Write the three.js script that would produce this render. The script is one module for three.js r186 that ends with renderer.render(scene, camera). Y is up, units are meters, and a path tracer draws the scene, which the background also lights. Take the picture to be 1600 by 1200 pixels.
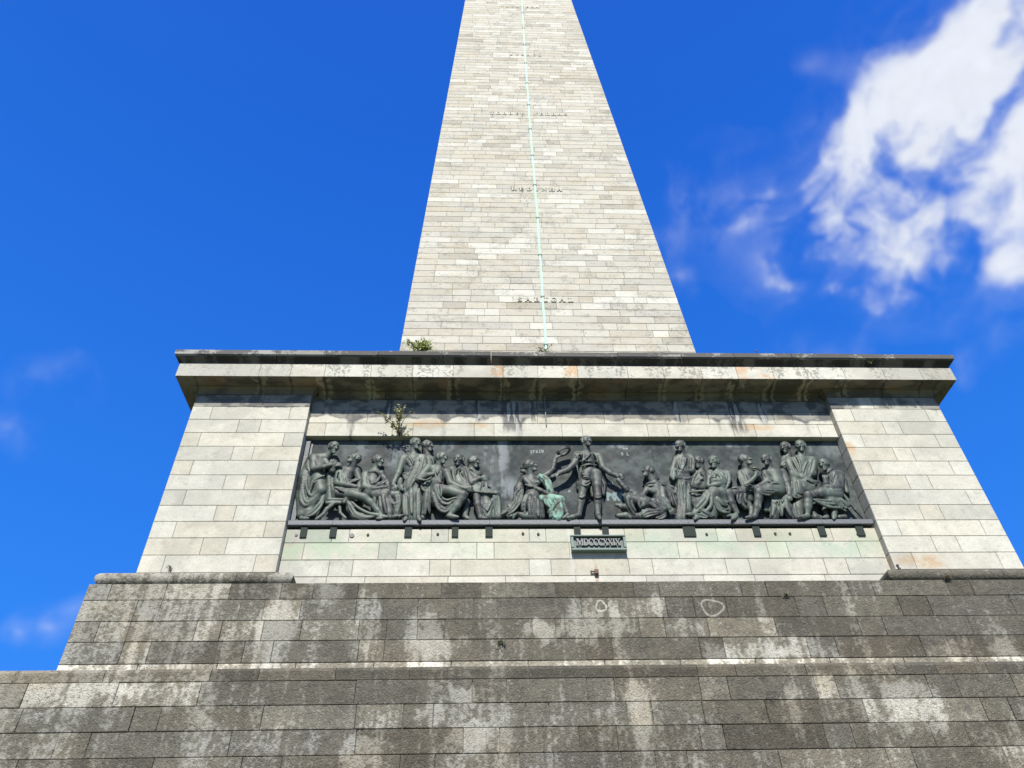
import * as THREE from 'three';
import { mergeGeometries } from 'three/addons/utils/BufferGeometryUtils.js';
import { TextGeometry } from 'three/addons/geometries/TextGeometry.js';
import { FontLoader } from 'three/addons/loaders/FontLoader.js';

// ---------------------------------------------------------------- camera, sky, sun, exposure
const scene = new THREE.Scene();
const F_PX = 1180.898;                                    // focal length in pixels of the 1600 x 1200 photograph
const camera = new THREE.PerspectiveCamera(2 * Math.atan(600 / F_PX) * 180 / Math.PI, 4 / 3, 0.1, 3000);
camera.position.set(-2.0814, -7.0152, 13.0426);
camera.rotation.order = 'YXZ';
camera.rotation.set(0.735875, -0.052524, -0.030197);
camera.updateMatrixWorld(true);
const renderer = new THREE.WebGLRenderer({ antialias: true });
renderer.toneMapping = THREE.LinearToneMapping;
const EXPOSURE = 1.75;
renderer.toneMappingExposure = EXPOSURE;
renderer.shadowMap.enabled = true;

const SUN = new THREE.Vector3(-0.09, 1.288, 1).normalize();
const sun = new THREE.DirectionalLight(new THREE.Color(1, 0.96, 0.84), 4.4);
sun.position.copy(SUN).multiplyScalar(60); sun.target.position.set(0, 4, -4);
sun.castShadow = true; sun.shadow.mapSize.set(4096, 4096);
Object.assign(sun.shadow.camera, { left: -20, right: 20, top: 48, bottom: -16, near: 1, far: 160 });
scene.add(sun, sun.target);

// ---------------------------------------------------------------- noise
const hash = (x, y, s) => { let h = Math.imul(x | 0, 374761393) ^ Math.imul(y | 0, 668265263) ^ Math.imul(s | 0, 1274126177); h = Math.imul(h ^ (h >>> 13), 1274126177); return ((h ^ (h >>> 16)) >>> 0) / 4294967296; };
function vn(x, y, s = 0) {
  const ix = Math.floor(x), iy = Math.floor(y); let fx = x - ix, fy = y - iy; fx = fx * fx * (3 - 2 * fx); fy = fy * fy * (3 - 2 * fy);
  const a = hash(ix, iy, s), b = hash(ix + 1, iy, s), c = hash(ix, iy + 1, s), d = hash(ix + 1, iy + 1, s);
  return a + (b - a) * fx + (c - a) * fy + (a - b - c + d) * fx * fy;
}
function fbm(x, y, o = 4, s = 0) { let v = 0, a = 0.5, t = 0; for (let i = 0; i < o; i++) { v += a * vn(x, y, s + i * 17); t += a; a *= 0.5; x = x * 2.03 + 3.1; y = y * 2.03 + 7.7; } return v / t; }
function vn3(x, y, z, s = 0) { const iz = Math.floor(z); let f = z - iz; f = f * f * (3 - 2 * f); const a = vn(x, y, s + iz * 131), b = vn(x, y, s + iz * 131 + 131); return a + (b - a) * f; }
function fbm3(x, y, z, o = 4, s = 0) { let v = 0, a = 0.5, t = 0; for (let i = 0; i < o; i++) { v += a * vn3(x, y, z, s + i * 37); t += a; a *= 0.5; x = x * 2.03 + 3.1; y = y * 2.03 + 7.7; z = z * 2.03 + 1.3; } return v / t; }
const sst = (a, b, x) => { const t = Math.min(1, Math.max(0, (x - a) / (b - a))); return t * t * (3 - 2 * t); };
const mixc = (a, b, t) => [a[0] + (b[0] - a[0]) * t, a[1] + (b[1] - a[1]) * t, a[2] + (b[2] - a[2]) * t];
let seed = 12345; const rnd = () => { seed = (Math.imul(seed, 1664525) + 1013904223) >>> 0; return seed / 4294967296; };
const rr = (a, b) => a + (b - a) * rnd();

// a photograph pixel gives a direction; its place comes from the plane it lies on
const _v = new THREE.Vector3();
const rayDir = (px, py) => _v.set((px - 800) / F_PX, (600 - py) / F_PX, -1).applyQuaternion(camera.quaternion).clone();
function W(px, py, z) { const d = rayDir(px, py), s = (z - camera.position.z) / d.z; return d.multiplyScalar(s).add(camera.position); }

// ---------------------------------------------------------------- sky: deep blue air, haze at the horizon and round the sun, broken cloud
{
  const w = 2048, h = 1024, data = new Float32Array(w * h * 4);
  const blobs = [];
  const put = (px, py, r, a) => { const d = rayDir(px, py).normalize(); blobs.push([d.x, d.y, d.z, r / F_PX * 0.8, a]); };
  // bank of cloud to the right of the shaft, as directions on the sky
  [[1590, 40, 95, 1.3], [1520, 110, 95, 1.3], [1440, 160, 70, 1.1], [1585, 170, 90, 1.3], [1490, 215, 75, 1.05], [1390, 215, 60, 1.0], [1330, 190, 50, 1.2], [1295, 275, 44, 1.2], [1350, 260, 40, 0.7], [1380, 110, 55, 0.5],
    [1440, 350, 62, 1.2], [1480, 310, 55, 1.1], [1380, 375, 50, 1.2], [1305, 368, 46, 1.2], [1430, 425, 44, 1.2], [1500, 385, 48, 1.0], [1590, 325, 48, 1.05], [1590, 420, 40, 0.9], [1545, 430, 34, 0.8], [1352, 485, 30, 1.3], [1315, 455, 20, 1.0], [1410, 470, 22, 0.6], [1245, 440, 24, 1.1], [1195, 315, 26, 0.6], [1225, 380, 30, 0.5],
    [1400, 452, 55, 0.9], [1150, 310, 70, 0.35], [1215, 400, 60, 0.35], [1290, 320, 50, 0.6], [1360, 300, 45, 0.6], [1105, 285, 34, 0.62], [1080, 320, 30, 0.5], [1150, 335, 32, 0.55], [1045, 290, 30, 0.42], [1050, 370, 30, 0.4], [1070, 430, 22, 0.5], [1240, 548, 30, 0.7], [1320, 552, 22, 0.5], [1560, 515, 25, 0.6], [1265, 95, 20, 0.25], [1500, 575, 20, 0.35],
    [75, 600, 34, 0.5], [110, 620, 22, 0.45], [10, 685, 26, 0.65], [85, 968, 24, 0.6], [35, 978, 14, 0.6]].forEach((b) => put(...b));
  // more of the same weather all round, outside the frame
  let s2 = 77; const r2 = () => { s2 = (Math.imul(s2, 1664525) + 1013904223) >>> 0; return s2 / 4294967296; };
  const fwd = rayDir(800, 600).normalize(), DS = rayDir(1300, 350).normalize().sub(rayDir(1100, 550).normalize()).normalize(), DF = rayDir(1300, 350).normalize(), DT = new THREE.Vector3().crossVectors(DF, DS).normalize();
  for (let i = 0; i < 70; i++) {
    const az = r2() * 6.2832, el = 0.12 + r2() * 1.0, c = [Math.cos(el) * Math.cos(az), Math.sin(el), Math.cos(el) * Math.sin(az)];
    const n = 4 + Math.floor(r2() * 7), big = 0.03 + r2() * 0.05;
    const out = c[0] * fwd.x + c[1] * fwd.y + c[2] * fwd.z < 0.66, nearSun = c[0] * SUN.x + c[1] * SUN.y + c[2] * SUN.z > 0.93;
    for (let k = 0; k < n; k++) {
      const d = new THREE.Vector3(c[0] + (r2() - 0.5) * big * 6, c[1] + (r2() - 0.5) * big * 3, c[2] + (r2() - 0.5) * big * 6).normalize(), b = [d.x, d.y, d.z, big * (0.6 + r2() * 0.7), 0.7 + r2() * 0.5];
      if (out && !nearSun && d.y > 0.05) blobs.push(b);
    }
  }
  const grid = new Map();
  for (let j = 0; j < h; j++) {
    const el = ((j + 0.5) / h - 0.5) * Math.PI, y = Math.sin(el), ce = Math.cos(el), near = blobs.filter((b) => Math.abs(Math.asin(b[1]) - el) < b[3] * 2.8);
    for (let i = 0; i < w; i++) {
      const az = ((i + 0.5) / w - 0.5) * 2 * Math.PI, x = ce * Math.cos(az), z = ce * Math.sin(az), up = Math.max(0, y);
      const t = Math.pow(1 - up, 1.3);
      let c = mixc([0.0135, 0.117, 0.64], [0.040, 0.305, 1.06], Math.min(1, t * 1.25));
      c = mixc(c, [0.34, 0.52, 0.92], Math.pow(1 - up, 9) * 0.85);
      const cs = x * SUN.x + y * SUN.y + z * SUN.z, au = 0.55 * Math.pow(Math.max(0, cs), 40) + 0.16 * Math.pow(Math.max(0, cs), 6);
      c = [c[0] + au, c[1] + au * 0.97, c[2] + au * 0.85];
      if (y > 0) {
        const near0 = near.some((b) => x * b[0] + y * b[1] + z * b[2] > Math.cos(Math.min(1.2, b[3] * 3.2)));
        if (near0) {
          const w1 = fbm3(x * 10, y * 10, z * 10, 4, 900) - 0.5, w2 = fbm3(x * 10 + 5, y * 10, z * 10 + 9, 4, 950) - 0.5, w3 = fbm3(x * 34, y * 34, z * 34, 3, 970) - 0.5, w4 = fbm3(x * 34 + 4, y * 34 + 8, z * 34, 3, 980) - 0.5;
          const X = x + w1 * 0.075 + w3 * 0.035, Y = y + w2 * 0.075 + w4 * 0.035, Z = z + (w1 - w2) * 0.05; let m = 0;
          for (const b of near) { const d2 = (X - b[0]) ** 2 + (Y - b[1]) ** 2 + (Z - b[2]) ** 2, q = d2 / (b[3] * b[3]); if (q < 8) m += b[4] * Math.exp(-q); }
          if (m > 0.01) {
            const ca = (x * DS.x + y * DS.y + z * DS.z), cb = (x * DT.x + y * DT.y + z * DT.z), cc = (x * DF.x + y * DF.y + z * DF.z);
            const n = fbm3(ca * 13 + w1 * 2.6, cb * 18 + w2 * 2.6, cc * 15 + 3.3, 6, 300), n2 = fbm3(ca * 46 + w3 * 3, cb * 76 + w4 * 3, cc * 60, 4, 500), ns = sst(0.26, 0.70, n * 0.84 + n2 * 0.16), ms = 1 - Math.exp(-m * 1.05);
            const den = Math.max(Math.pow(sst(0.0, 1.16, ms * (0.50 + 0.80 * ns) - 0.30 * (1 - ns)), 1.15), 0.42 * Math.pow(ms, 0.8) * Math.pow(ns, 1.6));
            const lit = 0.94 + 0.22 * (n - 0.5) + 0.14 * (n2 - 0.5);
            c = mixc(c, [0.86 * lit, 0.90 * lit, 0.97 * lit], Math.min(0.95, den));
          }
        }
      } else c = [0.10, 0.14, 0.10];
      const k = (j * w + i) * 4; data[k] = c[0] / EXPOSURE; data[k + 1] = c[1] / EXPOSURE; data[k + 2] = c[2] / EXPOSURE; data[k + 3] = 1;
    }
  }
  const sky = new THREE.DataTexture(data, w, h, THREE.RGBAFormat, THREE.FloatType);
  sky.mapping = THREE.EquirectangularReflectionMapping; sky.magFilter = sky.minFilter = THREE.LinearFilter; sky.wrapS = THREE.RepeatWrapping; sky.needsUpdate = true;
  scene.background = sky; scene.environment = sky;
}

// ---------------------------------------------------------------- textures: what the surfaces are made of
function makeTex(w, h, fn, srgb = true) {                  // fn(u, v) in 0..1, v up, gives sRGB-ish linear colour 0..1
  const d = new Uint8Array(w * h * 4);
  const g = (x) => { x = Math.min(1, Math.max(0, x)); return Math.round(255 * (srgb ? (x <= 0.0031308 ? 12.92 * x : 1.055 * Math.pow(x, 1 / 2.4) - 0.055) : x)); };
  for (let j = 0; j < h; j++) for (let i = 0; i < w; i++) { const c = fn((i + 0.5) / w, (j + 0.5) / h), k = (j * w + i) * 4; d[k] = g(c[0]); d[k + 1] = g(c[1]); d[k + 2] = g(c[2]); d[k + 3] = 255; }
  const t = new THREE.DataTexture(d, w, h, THREE.RGBAFormat); t.magFilter = THREE.LinearFilter; t.minFilter = THREE.LinearMipmapLinearFilter; t.generateMipmaps = true;
  t.wrapS = t.wrapT = THREE.RepeatWrapping; if (srgb) t.colorSpace = THREE.SRGBColorSpace; t.needsUpdate = true; return t;
}
const A = 8.53, B = 5.959;                                 // half width of the pedestal, half width of its recess
const REC = -0.16, PLATE = -0.30;                          // planes of the recessed wall and of the bronze ground
const gap = (px, py, z) => W(px, py, z);

// segments (for chalk and scratched lettering), in metres on a wall
function strokes(list) { return (x, y) => { let m = 9; for (const [x0, y0, x1, y1] of list) { const dx = x1 - x0, dy = y1 - y0, t = Math.min(1, Math.max(0, ((x - x0) * dx + (y - y0) * dy) / (dx * dx + dy * dy + 1e-9))); const e = Math.hypot(x - x0 - t * dx, y - y0 - t * dy); if (e < m) m = e; } return m; }; }
const GLYPH = { S: [[1, .9, .4, 1], [.4, 1, 0, .75], [0, .75, 1, .3], [1, .3, .6, 0], [.6, 0, 0, .1]], P: [[0, 0, .1, 1], [.1, 1, 1, .8], [1, .8, .1, .5]], A: [[0, 0, .5, 1], [.5, 1, 1, 0], [.2, .4, .8, .4]], I: [[.5, 0, .5, 1], [.2, 0, .8, 0], [.2, 1, .8, 1]], N: [[0, 0, 0, 1], [0, 1, 1, 0], [1, 0, 1, 1]], L: [[0, 1, 0, 0], [0, 0, .8, .05]], O: [[.5, 0, 0, .5], [0, .5, .5, 1], [.5, 1, 1, .5], [1, .5, .5, 0]], W: [[0, 1, .25, 0], [.25, 0, .5, .7], [.5, .7, .75, 0], [.75, 0, 1, 1]], C: [[.9, .9, .3, 1], [.3, 1, 0, .5], [0, .5, .3, 0], [.3, 0, .9, .1]] };
function scrawl(text, x, y, w, h, pitch, tilt = 0) { const out = []; [...text].forEach((ch, i) => { for (const [a, b, c, d] of GLYPH[ch] || []) out.push([x + i * pitch + a * w, y + b * h + i * tilt, x + i * pitch + c * w, y + d * h + i * tilt]); }); return out; }

// fine granite relief, tileable noise good enough at 2 m
const granBump = makeTex(1024, 1024, (u, v) => { const e = (a, b, f, o, s) => { const p = fbm(a * f, b * f, o, s); return p; }; const n = e(u, v, 60, 4, 11), n2 = e(u, v, 14, 3, 12), p = sst(0.62, 0.75, e(u, v, 105, 2, 13)), n3 = e(u, v, 170, 2, 14); const k = 0.40 * n + 0.22 * n2 + 0.3 * n3 - 0.28 * p + 0.12; return [k, k, k]; }, false);
const bump = (sx, sy) => { const t = granBump.clone(); t.repeat.set(sx, sy); t.needsUpdate = true; return t; };

const SHX0 = -5, SHW = 10, SHY0 = 5, SHH = 10;
const texShaft = makeTex(1024, 1024, (u, v) => {
  const x = SHX0 + u * SHW, y = SHY0 + v * SHH, gr = fbm(x * 26, y * 30, 3, 26), fine = hash(u * 1024, v * 1024, 5) - 0.5;
  let k = 0.87 + 0.12 * (fbm(x * 3.2, y * 5, 4, 21) - 0.5) + 0.10 * fine + 0.14 * (gr - 0.5);
  let c = [k, k * 0.982, k * 0.905];
  const lich = sst(0.60, 0.70, fbm(x * 2.4, y * 3.4, 4, 23) + 0.30 * (gr - 0.5)) * sst(0.44, 0.60, gr);
  c = mixc(c, [0.34, 0.335, 0.30], lich * 0.5);
  c = mixc(c, [0.80, 0.71, 0.53], sst(0.58, 0.72, fbm(x * 1.3 + 40, y * 3, 4, 25)) * 0.3);
  c = mixc(c, [0.30, 0.29, 0.26], sst(0.74, 0.80, fbm(x * 11, y * 13, 3, 27)) * 0.5);
  return c;
});
const PX0 = -9.2, PW = 18.4, PY0 = -0.7, PH = 5.3;
// places of stains seen on the recessed wall
const wx = (px, py) => W(px, py, REC).x, wy = (px, py) => W(px, py, REC).y;
const streakX = wx(893, 870), drip1 = wx(798, 640), drip2 = wx(1150, 650), ironX = wx(931, 893);
const greens = [[470, 850, .8, .35, 1], [520, 858, .9, .22, .8], [615, 850, .7, .25, .5], [745, 848, .8, .3, .6], [1070, 850, 1.1, .3, .8], [1150, 845, .8, .25, .7], [1250, 850, 1.2, .3, .8], [1330, 848, .6, .3, .8], [860, 842, .5, .2, .5], [1000, 842, .4, .2, .5]].map(([px, py, a, b, s]) => [wx(px, py), wy(px, py), a, b, s]);
const oranges = [[740, 665, .35, .10], [672, 663, .5, .13], [1180, 668, .5, .1]].map(([px, py, a, b]) => [wx(px, py), wy(px, py), a, b]);
{ const w = W(1442, 848 + 30, 0); oranges.push([w.x, w.y + 0.02, 0.55, 0.17]); const w2 = W(1325, 700, 0); oranges.push([w2.x, w2.y, 0.2, 0.3]); }
const texPed = makeTex(2048, 640, (u, v) => {
  const x = PX0 + u * PW, y = PY0 + v * PH, inRec = Math.abs(x) < B;
  const fine = hash(u * 2048, v * 640, 6) - 0.5, m = fbm(x * 1.6, y * 2.4, 5, 31), m2 = fbm(x * 5, y * 7, 4, 32);
  const gr = fbm(x * 30, y * 30, 3, 41), st = fbm(x * 6, y * 0.5, 4, 42); let k = 0.90 + 0.18 * (m - 0.5) + 0.18 * (m2 - 0.5) + 0.10 * fine + 0.18 * (gr - 0.5) + 0.14 * (st - 0.5);
  let c = [k, k * 0.985, k * 0.89];
  c = mixc(c, [0.66, 0.66, 0.60], sst(0.50, 0.66, fbm(x * 0.9 + 20, y * 1.3, 4, 33)) * 0.5);
  for (const [ox, oy, a, b] of oranges) { const q = ((x - ox) / a) ** 2 + ((y - oy) / b) ** 2; if (q < 4) c = mixc(c, [0.86, 0.60, 0.36], 0.75 * sst(1.5, 0.1, q) * sst(0.3, 0.7, fbm(x * 4, y * 5, 4, 34) + 0.1)); }
  if (inRec && y < 1.15) for (const [gx, gy, a, b, s] of greens) { const q = ((x - gx) / a) ** 2 + ((y - gy) / b) ** 2; if (q < 3) c = mixc(c, [0.62, 0.80, 0.62], s * 0.5 * sst(2.2, 0.1, q) * sst(0.32, 0.62, fbm(x * 3.1, y * 2.6, 4, 35) + 0.08)); }
  if (inRec && y < 1.15) { const d = Math.abs(x - streakX - 0.03 * (fbm(y * 6, 3, 2, 36) - 0.5)); c = mixc(c, [0.95, 0.96, 0.92], sst(0.06, 0.02, d) * 0.9); }
  if (inRec && y < 0.3) { const d = Math.abs(x - ironX - 0.01); c = mixc(c, [0.55, 0.28, 0.12], sst(0.05, 0.0, d) * sst(0.3, 0.1, y) * 0.6); }
  // black encrustation and run-off, with the cornice shadow painted in as extra darkening
  const crustShade = sst(0.44, 0.60, fbm(x * 2.4, y * 0.55 + 3, 5, 37) + (inRec ? 0.30 * sst(3.84, 4.0, y + 0.2 * (m - 0.5)) : 0.26 * sst(4.02, 4.16, y + 0.1 * (m2 - 0.5))) - 0.24 * sst(3.95, 3.72, y) - (inRec ? 0 : 0.05 + 0.2 * sst(4.15, 4.02, y)));
  if (y > 3.3) c = mixc(c, [0.21, 0.21, 0.215], crustShade * (0.62 + 0.38 * sst(0.35, 0.65, m2)));
  if (inRec && y > 3.35) for (const [dx, wd] of [[drip1, 0.22], [drip2, 0.16], [drip1 + 0.5, 0.05], [drip1 - 0.75, 0.05], [-4.2, 0.07], [2.4, 0.07], [4.4, 0.08]]) {
    const e = Math.abs(x - dx - 0.10 * (fbm(y * 3 + dx, 1, 3, 38) - 0.5)) / wd, n = fbm(x * 14, y * 2.2, 3, 39);
    if (e < 1.6) c = mixc(c, n > 0.52 ? [0.60, 0.63, 0.66] : [0.10, 0.10, 0.115], sst(1.5, 0.5, e + (n - 0.5)) * 0.75 * sst(wd > 0.1 ? 3.5 : 3.82, wd > 0.1 ? 3.8 : 4.05, y + 0.3 * n));
  }
  const spot = sst(0.70, 0.76, fbm(x * 9, y * 9, 3, 40)); c = mixc(c, [0.50, 0.48, 0.42], spot * 0.25);
  return c;
});
// cornice, by length round its profile (metres): v runs up from the back of the soffit
const CX0 = -9.4, CW = 18.8, CV = 2.2;
const FC = [-A, ...[406, 455, 508, 580, 645, 708, 786, 840, 902, 980, 1036, 1095, 1150, 1206, 1258, 1316, 1378, 1436].map((px) => W(px, 578, 0.417).x), A];   // joints of the cornice blocks
const corOr = [[786, -1], [902, -1], [1206, -1], [1150, 1]].map(([px, s]) => [W(px, 580, 0.417).x, s]);
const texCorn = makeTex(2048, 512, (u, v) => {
  const x = CX0 + u * CW, l = v * CV, m = fbm(x * 2, l * 4, 5, 51), m2 = fbm(x * 8, l * 10, 4, 52), gr = fbm(x * 24, l * 24, 3, 59), fine = hash(u * 2048, v * 512, 7) - 0.5;
  let dj = 9, ji = 0; FC.forEach((j, i) => { const e = Math.abs(x - j); if (e < dj) { dj = e; ji = i; } }); const runny = hash(ji, 5, 61);
  let k = 0.84 + 0.2 * (m - 0.5) + 0.16 * (m2 - 0.5) + 0.1 * (gr - 0.5) + 0.06 * fine, c = [k, k * 0.98, k * 0.885];
  if (l < 0.66) {                                           // soffit: brown rain stain darkened to paint in its shade, pale lime runs beside joints
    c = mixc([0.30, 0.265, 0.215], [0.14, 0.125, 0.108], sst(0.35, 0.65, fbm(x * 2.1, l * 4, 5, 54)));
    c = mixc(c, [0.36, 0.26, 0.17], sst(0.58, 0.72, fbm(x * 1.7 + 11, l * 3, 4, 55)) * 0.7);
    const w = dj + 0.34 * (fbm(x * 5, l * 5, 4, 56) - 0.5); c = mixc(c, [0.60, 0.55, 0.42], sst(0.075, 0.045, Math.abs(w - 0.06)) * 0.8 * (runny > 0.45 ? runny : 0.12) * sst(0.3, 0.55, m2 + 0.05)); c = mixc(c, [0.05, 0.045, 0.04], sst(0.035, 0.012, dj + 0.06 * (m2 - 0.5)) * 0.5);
  } else if (l < 1.09) {                                    // fascia
    const bl = sst(0.52, 0.66, fbm(x * 5.5 + 4, l * 1.1, 4, 53) * 0.55 + gr * 0.45 + 0.07 * sst(0.85, 1.04, l)); c = mixc(c, [0.24, 0.23, 0.20], bl * 0.65 * sst(0.40, 0.60, gr)); c = mixc(c, [0.50, 0.49, 0.45], Math.max(sst(-6.6, -7.6, x + 1.2 * (m - 0.5)), sst(6.9, 7.9, x + 1.2 * (m - 0.5))) * 0.6);
    c = mixc(c, [0.62, 0.60, 0.54], sst(0.5, 0.68, fbm(x * 0.8, l * 1.5, 3, 60)) * 0.5);
    for (const [o, s] of corOr) { const q = (x - o) * s; if (q > 0 && q < 0.42) c = mixc(c, [0.80, 0.50, 0.28], 0.75 * sst(0.42, 0.1, q + 0.3 * (m2 - 0.5)) * sst(0.28, 0.55, m + 0.3 * (gr - 0.5))); }
  } else {                                                  // lichened cyma and top lip, underside shade of the cyma painted in
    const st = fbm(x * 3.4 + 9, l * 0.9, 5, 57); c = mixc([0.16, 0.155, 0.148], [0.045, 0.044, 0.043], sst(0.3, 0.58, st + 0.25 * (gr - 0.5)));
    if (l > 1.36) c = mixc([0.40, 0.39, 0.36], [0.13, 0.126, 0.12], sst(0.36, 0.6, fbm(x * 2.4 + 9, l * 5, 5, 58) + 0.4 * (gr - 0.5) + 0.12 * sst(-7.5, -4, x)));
  }
  return c;
});
// plinth and stepped base: granite under black lichen, with washed and replaced stones
const LX0 = -12, LW = 24, LY0 = -4.6, LH = 4.2;
const chalk = (() => { const l = []; const ring = (px, py, r, rx) => { const c = W(px, py, 0.5); for (let i = 0; i < 22; i++) { const a = i / 22 * 6.28, b = (i + 1) / 22 * 6.28, w1 = r * (1 + 0.12 * Math.sin(a * 3 + px)), w2 = r * (1 + 0.12 * Math.sin(b * 3 + px)); l.push([c.x + Math.cos(a) * w1 * rx, c.y + Math.sin(a) * w1, c.x + Math.cos(b) * w2 * rx, c.y + Math.sin(b) * w2]); } }; ring(1113, 949, 0.15, 1.3); ring(939, 947, 0.10, 0.9); return strokes(l); })();
const pale = [[570, 975, .18, .7], [655, 1000, .25, .6], [940, 980, .9, .25], [925, 948, .35, .2], [842, 985, .16, .16], [1015, 950, .35, .25], [1110, 1018, .2, .2], [1160, 1018, .35, .2], [1215, 1018, .2, .2], [1265, 1018, .35, .2], [1520, 1018, .8, .25], [440, 970, .22, .9], [505, 925, .35, .35], [1075, 980, .3, .2], [690, 1005, .4, .2], [1560, 1150, .3, .35], [735, 1150, .35, .2], [180, 1080, .3, .1], [550, 1175, .4, .3], [990, 1110, .12, .5], [655, 1115, .25, .2], [1240, 1110, .3, .4], [1330, 1090, .3, .5], [1440, 1105, .4, .4], [720, 1085, .14, .16]].map(([px, py, a, b]) => { const z = py > 1040 ? 1.5 : 0.5, p = W(px, py, z); return [p.x, p.y, a, b, z]; });
const plinthTex = (zf, S) => makeTex(2048, 512, (u, v) => {
  const x = LX0 + u * LW, y = LY0 + v * LH; if (zf < 1 ? y < -2.5 : y > -2.3) return [0.13, 0.125, 0.108];
  const fine = hash(u * 2048, v * 512, S) - 0.5, m2 = fbm(x * 7, y * 9, 4, S + 1), gr = fbm(x * 22, y * 22, 3, S + 2);
  let k = 0.27 + 0.08 * (m2 - 0.5) + 0.16 * (gr - 0.5) + 0.05 * fine, c = [k, k * 0.97, k * 0.86];
  c = mixc(c, [k * 0.97, k * 0.86, k * 0.66], sst(0.55, 0.7, fbm(x * 0.8 + 30, y * 1.6, 4, S + 3)) * 0.5);
  // where the lichen grows: thick over the middle, thin at the west corner, washed in vertical runs
  const where = 0.06 + 0.40 * sst(-9.4, -4.6, x + 0.8 * (m2 - 0.5)) + (zf < 1 ? 0.10 * sst(-1.3, -0.7, y + 0.5 * (m2 - 0.5)) * sst(-6, -4, x) : 0) - 0.13 * sst(5.0, 8.5, x) * (zf < 1 ? 1 : 0.3) - (zf < 1 ? 0 : 0.02);
  const runs = fbm(x * 2.6 + 0.25 * fbm(x, y * 3, 2, S + 4), y * 0.32, 4, S + 5) - 0.5, runs2 = fbm(x * 9, y * 0.5, 3, S + 6) - 0.5, big = fbm(x * 0.9, y * 1.5, 4, S + 7) - 0.5;
  const runs3 = fbm(x * 24, y * 1.1, 3, S + 11) - 0.5; let q = where + 0.58 * runs + 0.48 * runs2 + 0.26 * runs3 + 0.60 * big + 0.33;
  const jx = x + 0.7 * (fbm(x * 2.2, y * 0.9, 5, S + 9) - 0.5), jy = y + 0.5 * (fbm(x * 5 + 7, y * 3, 5, S + 10) - 0.5);
  for (const [cx, cy, a, b, z] of pale) if (z === (zf > 1 ? 1.5 : 0.5)) { const e = Math.pow(Math.abs(jx - cx) / a, 3) + Math.pow(Math.abs(jy - cy) / (b * 0.8), 3); if (e < 3) q -= 0.33 * sst(2.6, 0.0, e); }
  const lich = sst(0.23, 0.74, q + 0.85 * (gr - 0.5) + 0.4 * (m2 - 0.5) + 0.22 * fine);
  const dk = 0.060 + 0.045 * (gr - 0.45) + 0.06 * (m2 - 0.5) + 0.016 * fine;
  c = mixc(c, [dk * 1.12, dk * 1.02, dk * 0.77], lich * 0.93);
  const white = sst(0.972, 0.99, hash(u * 2048, v * 512, S + 8)); c = mixc(c, [0.42, 0.415, 0.38], white * 0.45);
  if (zf < 1) { const e = chalk(x, y); if (e < 0.04) c = mixc(c, [0.36, 0.36, 0.34], sst(0.024, 0.008, e + 0.014 * (gr - 0.5)) * 0.75); }
  return c;
});
const texPlinth = plinthTex(0.5, 61), texStep = plinthTex(1.5, 91);
const mat = (o) => new THREE.MeshStandardMaterial({ roughness: 0.92, metalness: 0, ...o });
const M = {
  shaft: mat({ name: 'pale shaft granite', map: texShaft, vertexColors: true, bumpMap: bump(5, 25), bumpScale: 0.008 }),
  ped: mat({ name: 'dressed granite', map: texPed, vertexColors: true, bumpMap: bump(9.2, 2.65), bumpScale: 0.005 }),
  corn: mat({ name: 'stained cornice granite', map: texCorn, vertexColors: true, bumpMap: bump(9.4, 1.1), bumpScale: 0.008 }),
  plinth: mat({ name: 'lichened granite', map: texPlinth, vertexColors: true, bumpMap: bump(12, 2.1), bumpScale: 0.022 }),
  step: mat({ name: 'lichened rough granite', map: texStep, vertexColors: true, bumpMap: bump(12, 2.1), bumpScale: 0.024 }),
  mortar: mat({ name: 'old mortar', color: new THREE.Color(0.17, 0.16, 0.135), roughness: 1 }),
};

// ---------------------------------------------------------------- naming helpers
const taken = new Map();
const numbered = (n) => { const k = taken.get(n) || 0; taken.set(n, k + 1); return k ? `${n}_${String(k).padStart(3, '0')}` : n; };
function thing(name, label, category, pos = [0, 0, 0], group) { const o = new THREE.Group(); o.name = numbered(name); o.position.set(...pos); o.userData = { label, category }; if (group) o.userData.group = group; scene.add(o); return o; }
const counts = new WeakMap();
function part(name, geo, m, parent, label) {
  const o = new THREE.Mesh(geo, m); let c = counts.get(parent); if (!c) counts.set(parent, c = new Map());
  const k = c.get(name) || 0; c.set(name, k + 1); o.name = k ? `${name}_${String(k).padStart(3, '0')}` : name;
  o.castShadow = o.receiveShadow = true; if (label) o.userData.label = label; parent.add(o); return o;
}
function sub(name, parent, label) { const o = new THREE.Group(); let c = counts.get(parent); if (!c) counts.set(parent, c = new Map()); const k = c.get(name) || 0; c.set(name, k + 1); o.name = k ? `${name}_${String(k).padStart(3, '0')}` : name; if (label) o.userData.label = label; parent.add(o); return o; }

// ---------------------------------------------------------------- stones
class Tri {
  constructor() { this.p = []; this.u = []; this.c = []; }
  quad(a, b, c, d, ua, ub, uc, ud, col) { this.p.push(...a, ...b, ...c, ...a, ...c, ...d); this.u.push(...ua, ...ub, ...uc, ...ua, ...uc, ...ud); for (let i = 0; i < 6; i++) this.c.push(...col); }
  geo() { const g = new THREE.BufferGeometry(); g.setAttribute('position', new THREE.Float32BufferAttribute(this.p, 3)); g.setAttribute('uv', new THREE.Float32BufferAttribute(this.u, 2)); g.setAttribute('color', new THREE.Float32BufferAttribute(this.c, 3)); g.computeVertexNormals(); return g; }
}
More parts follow.
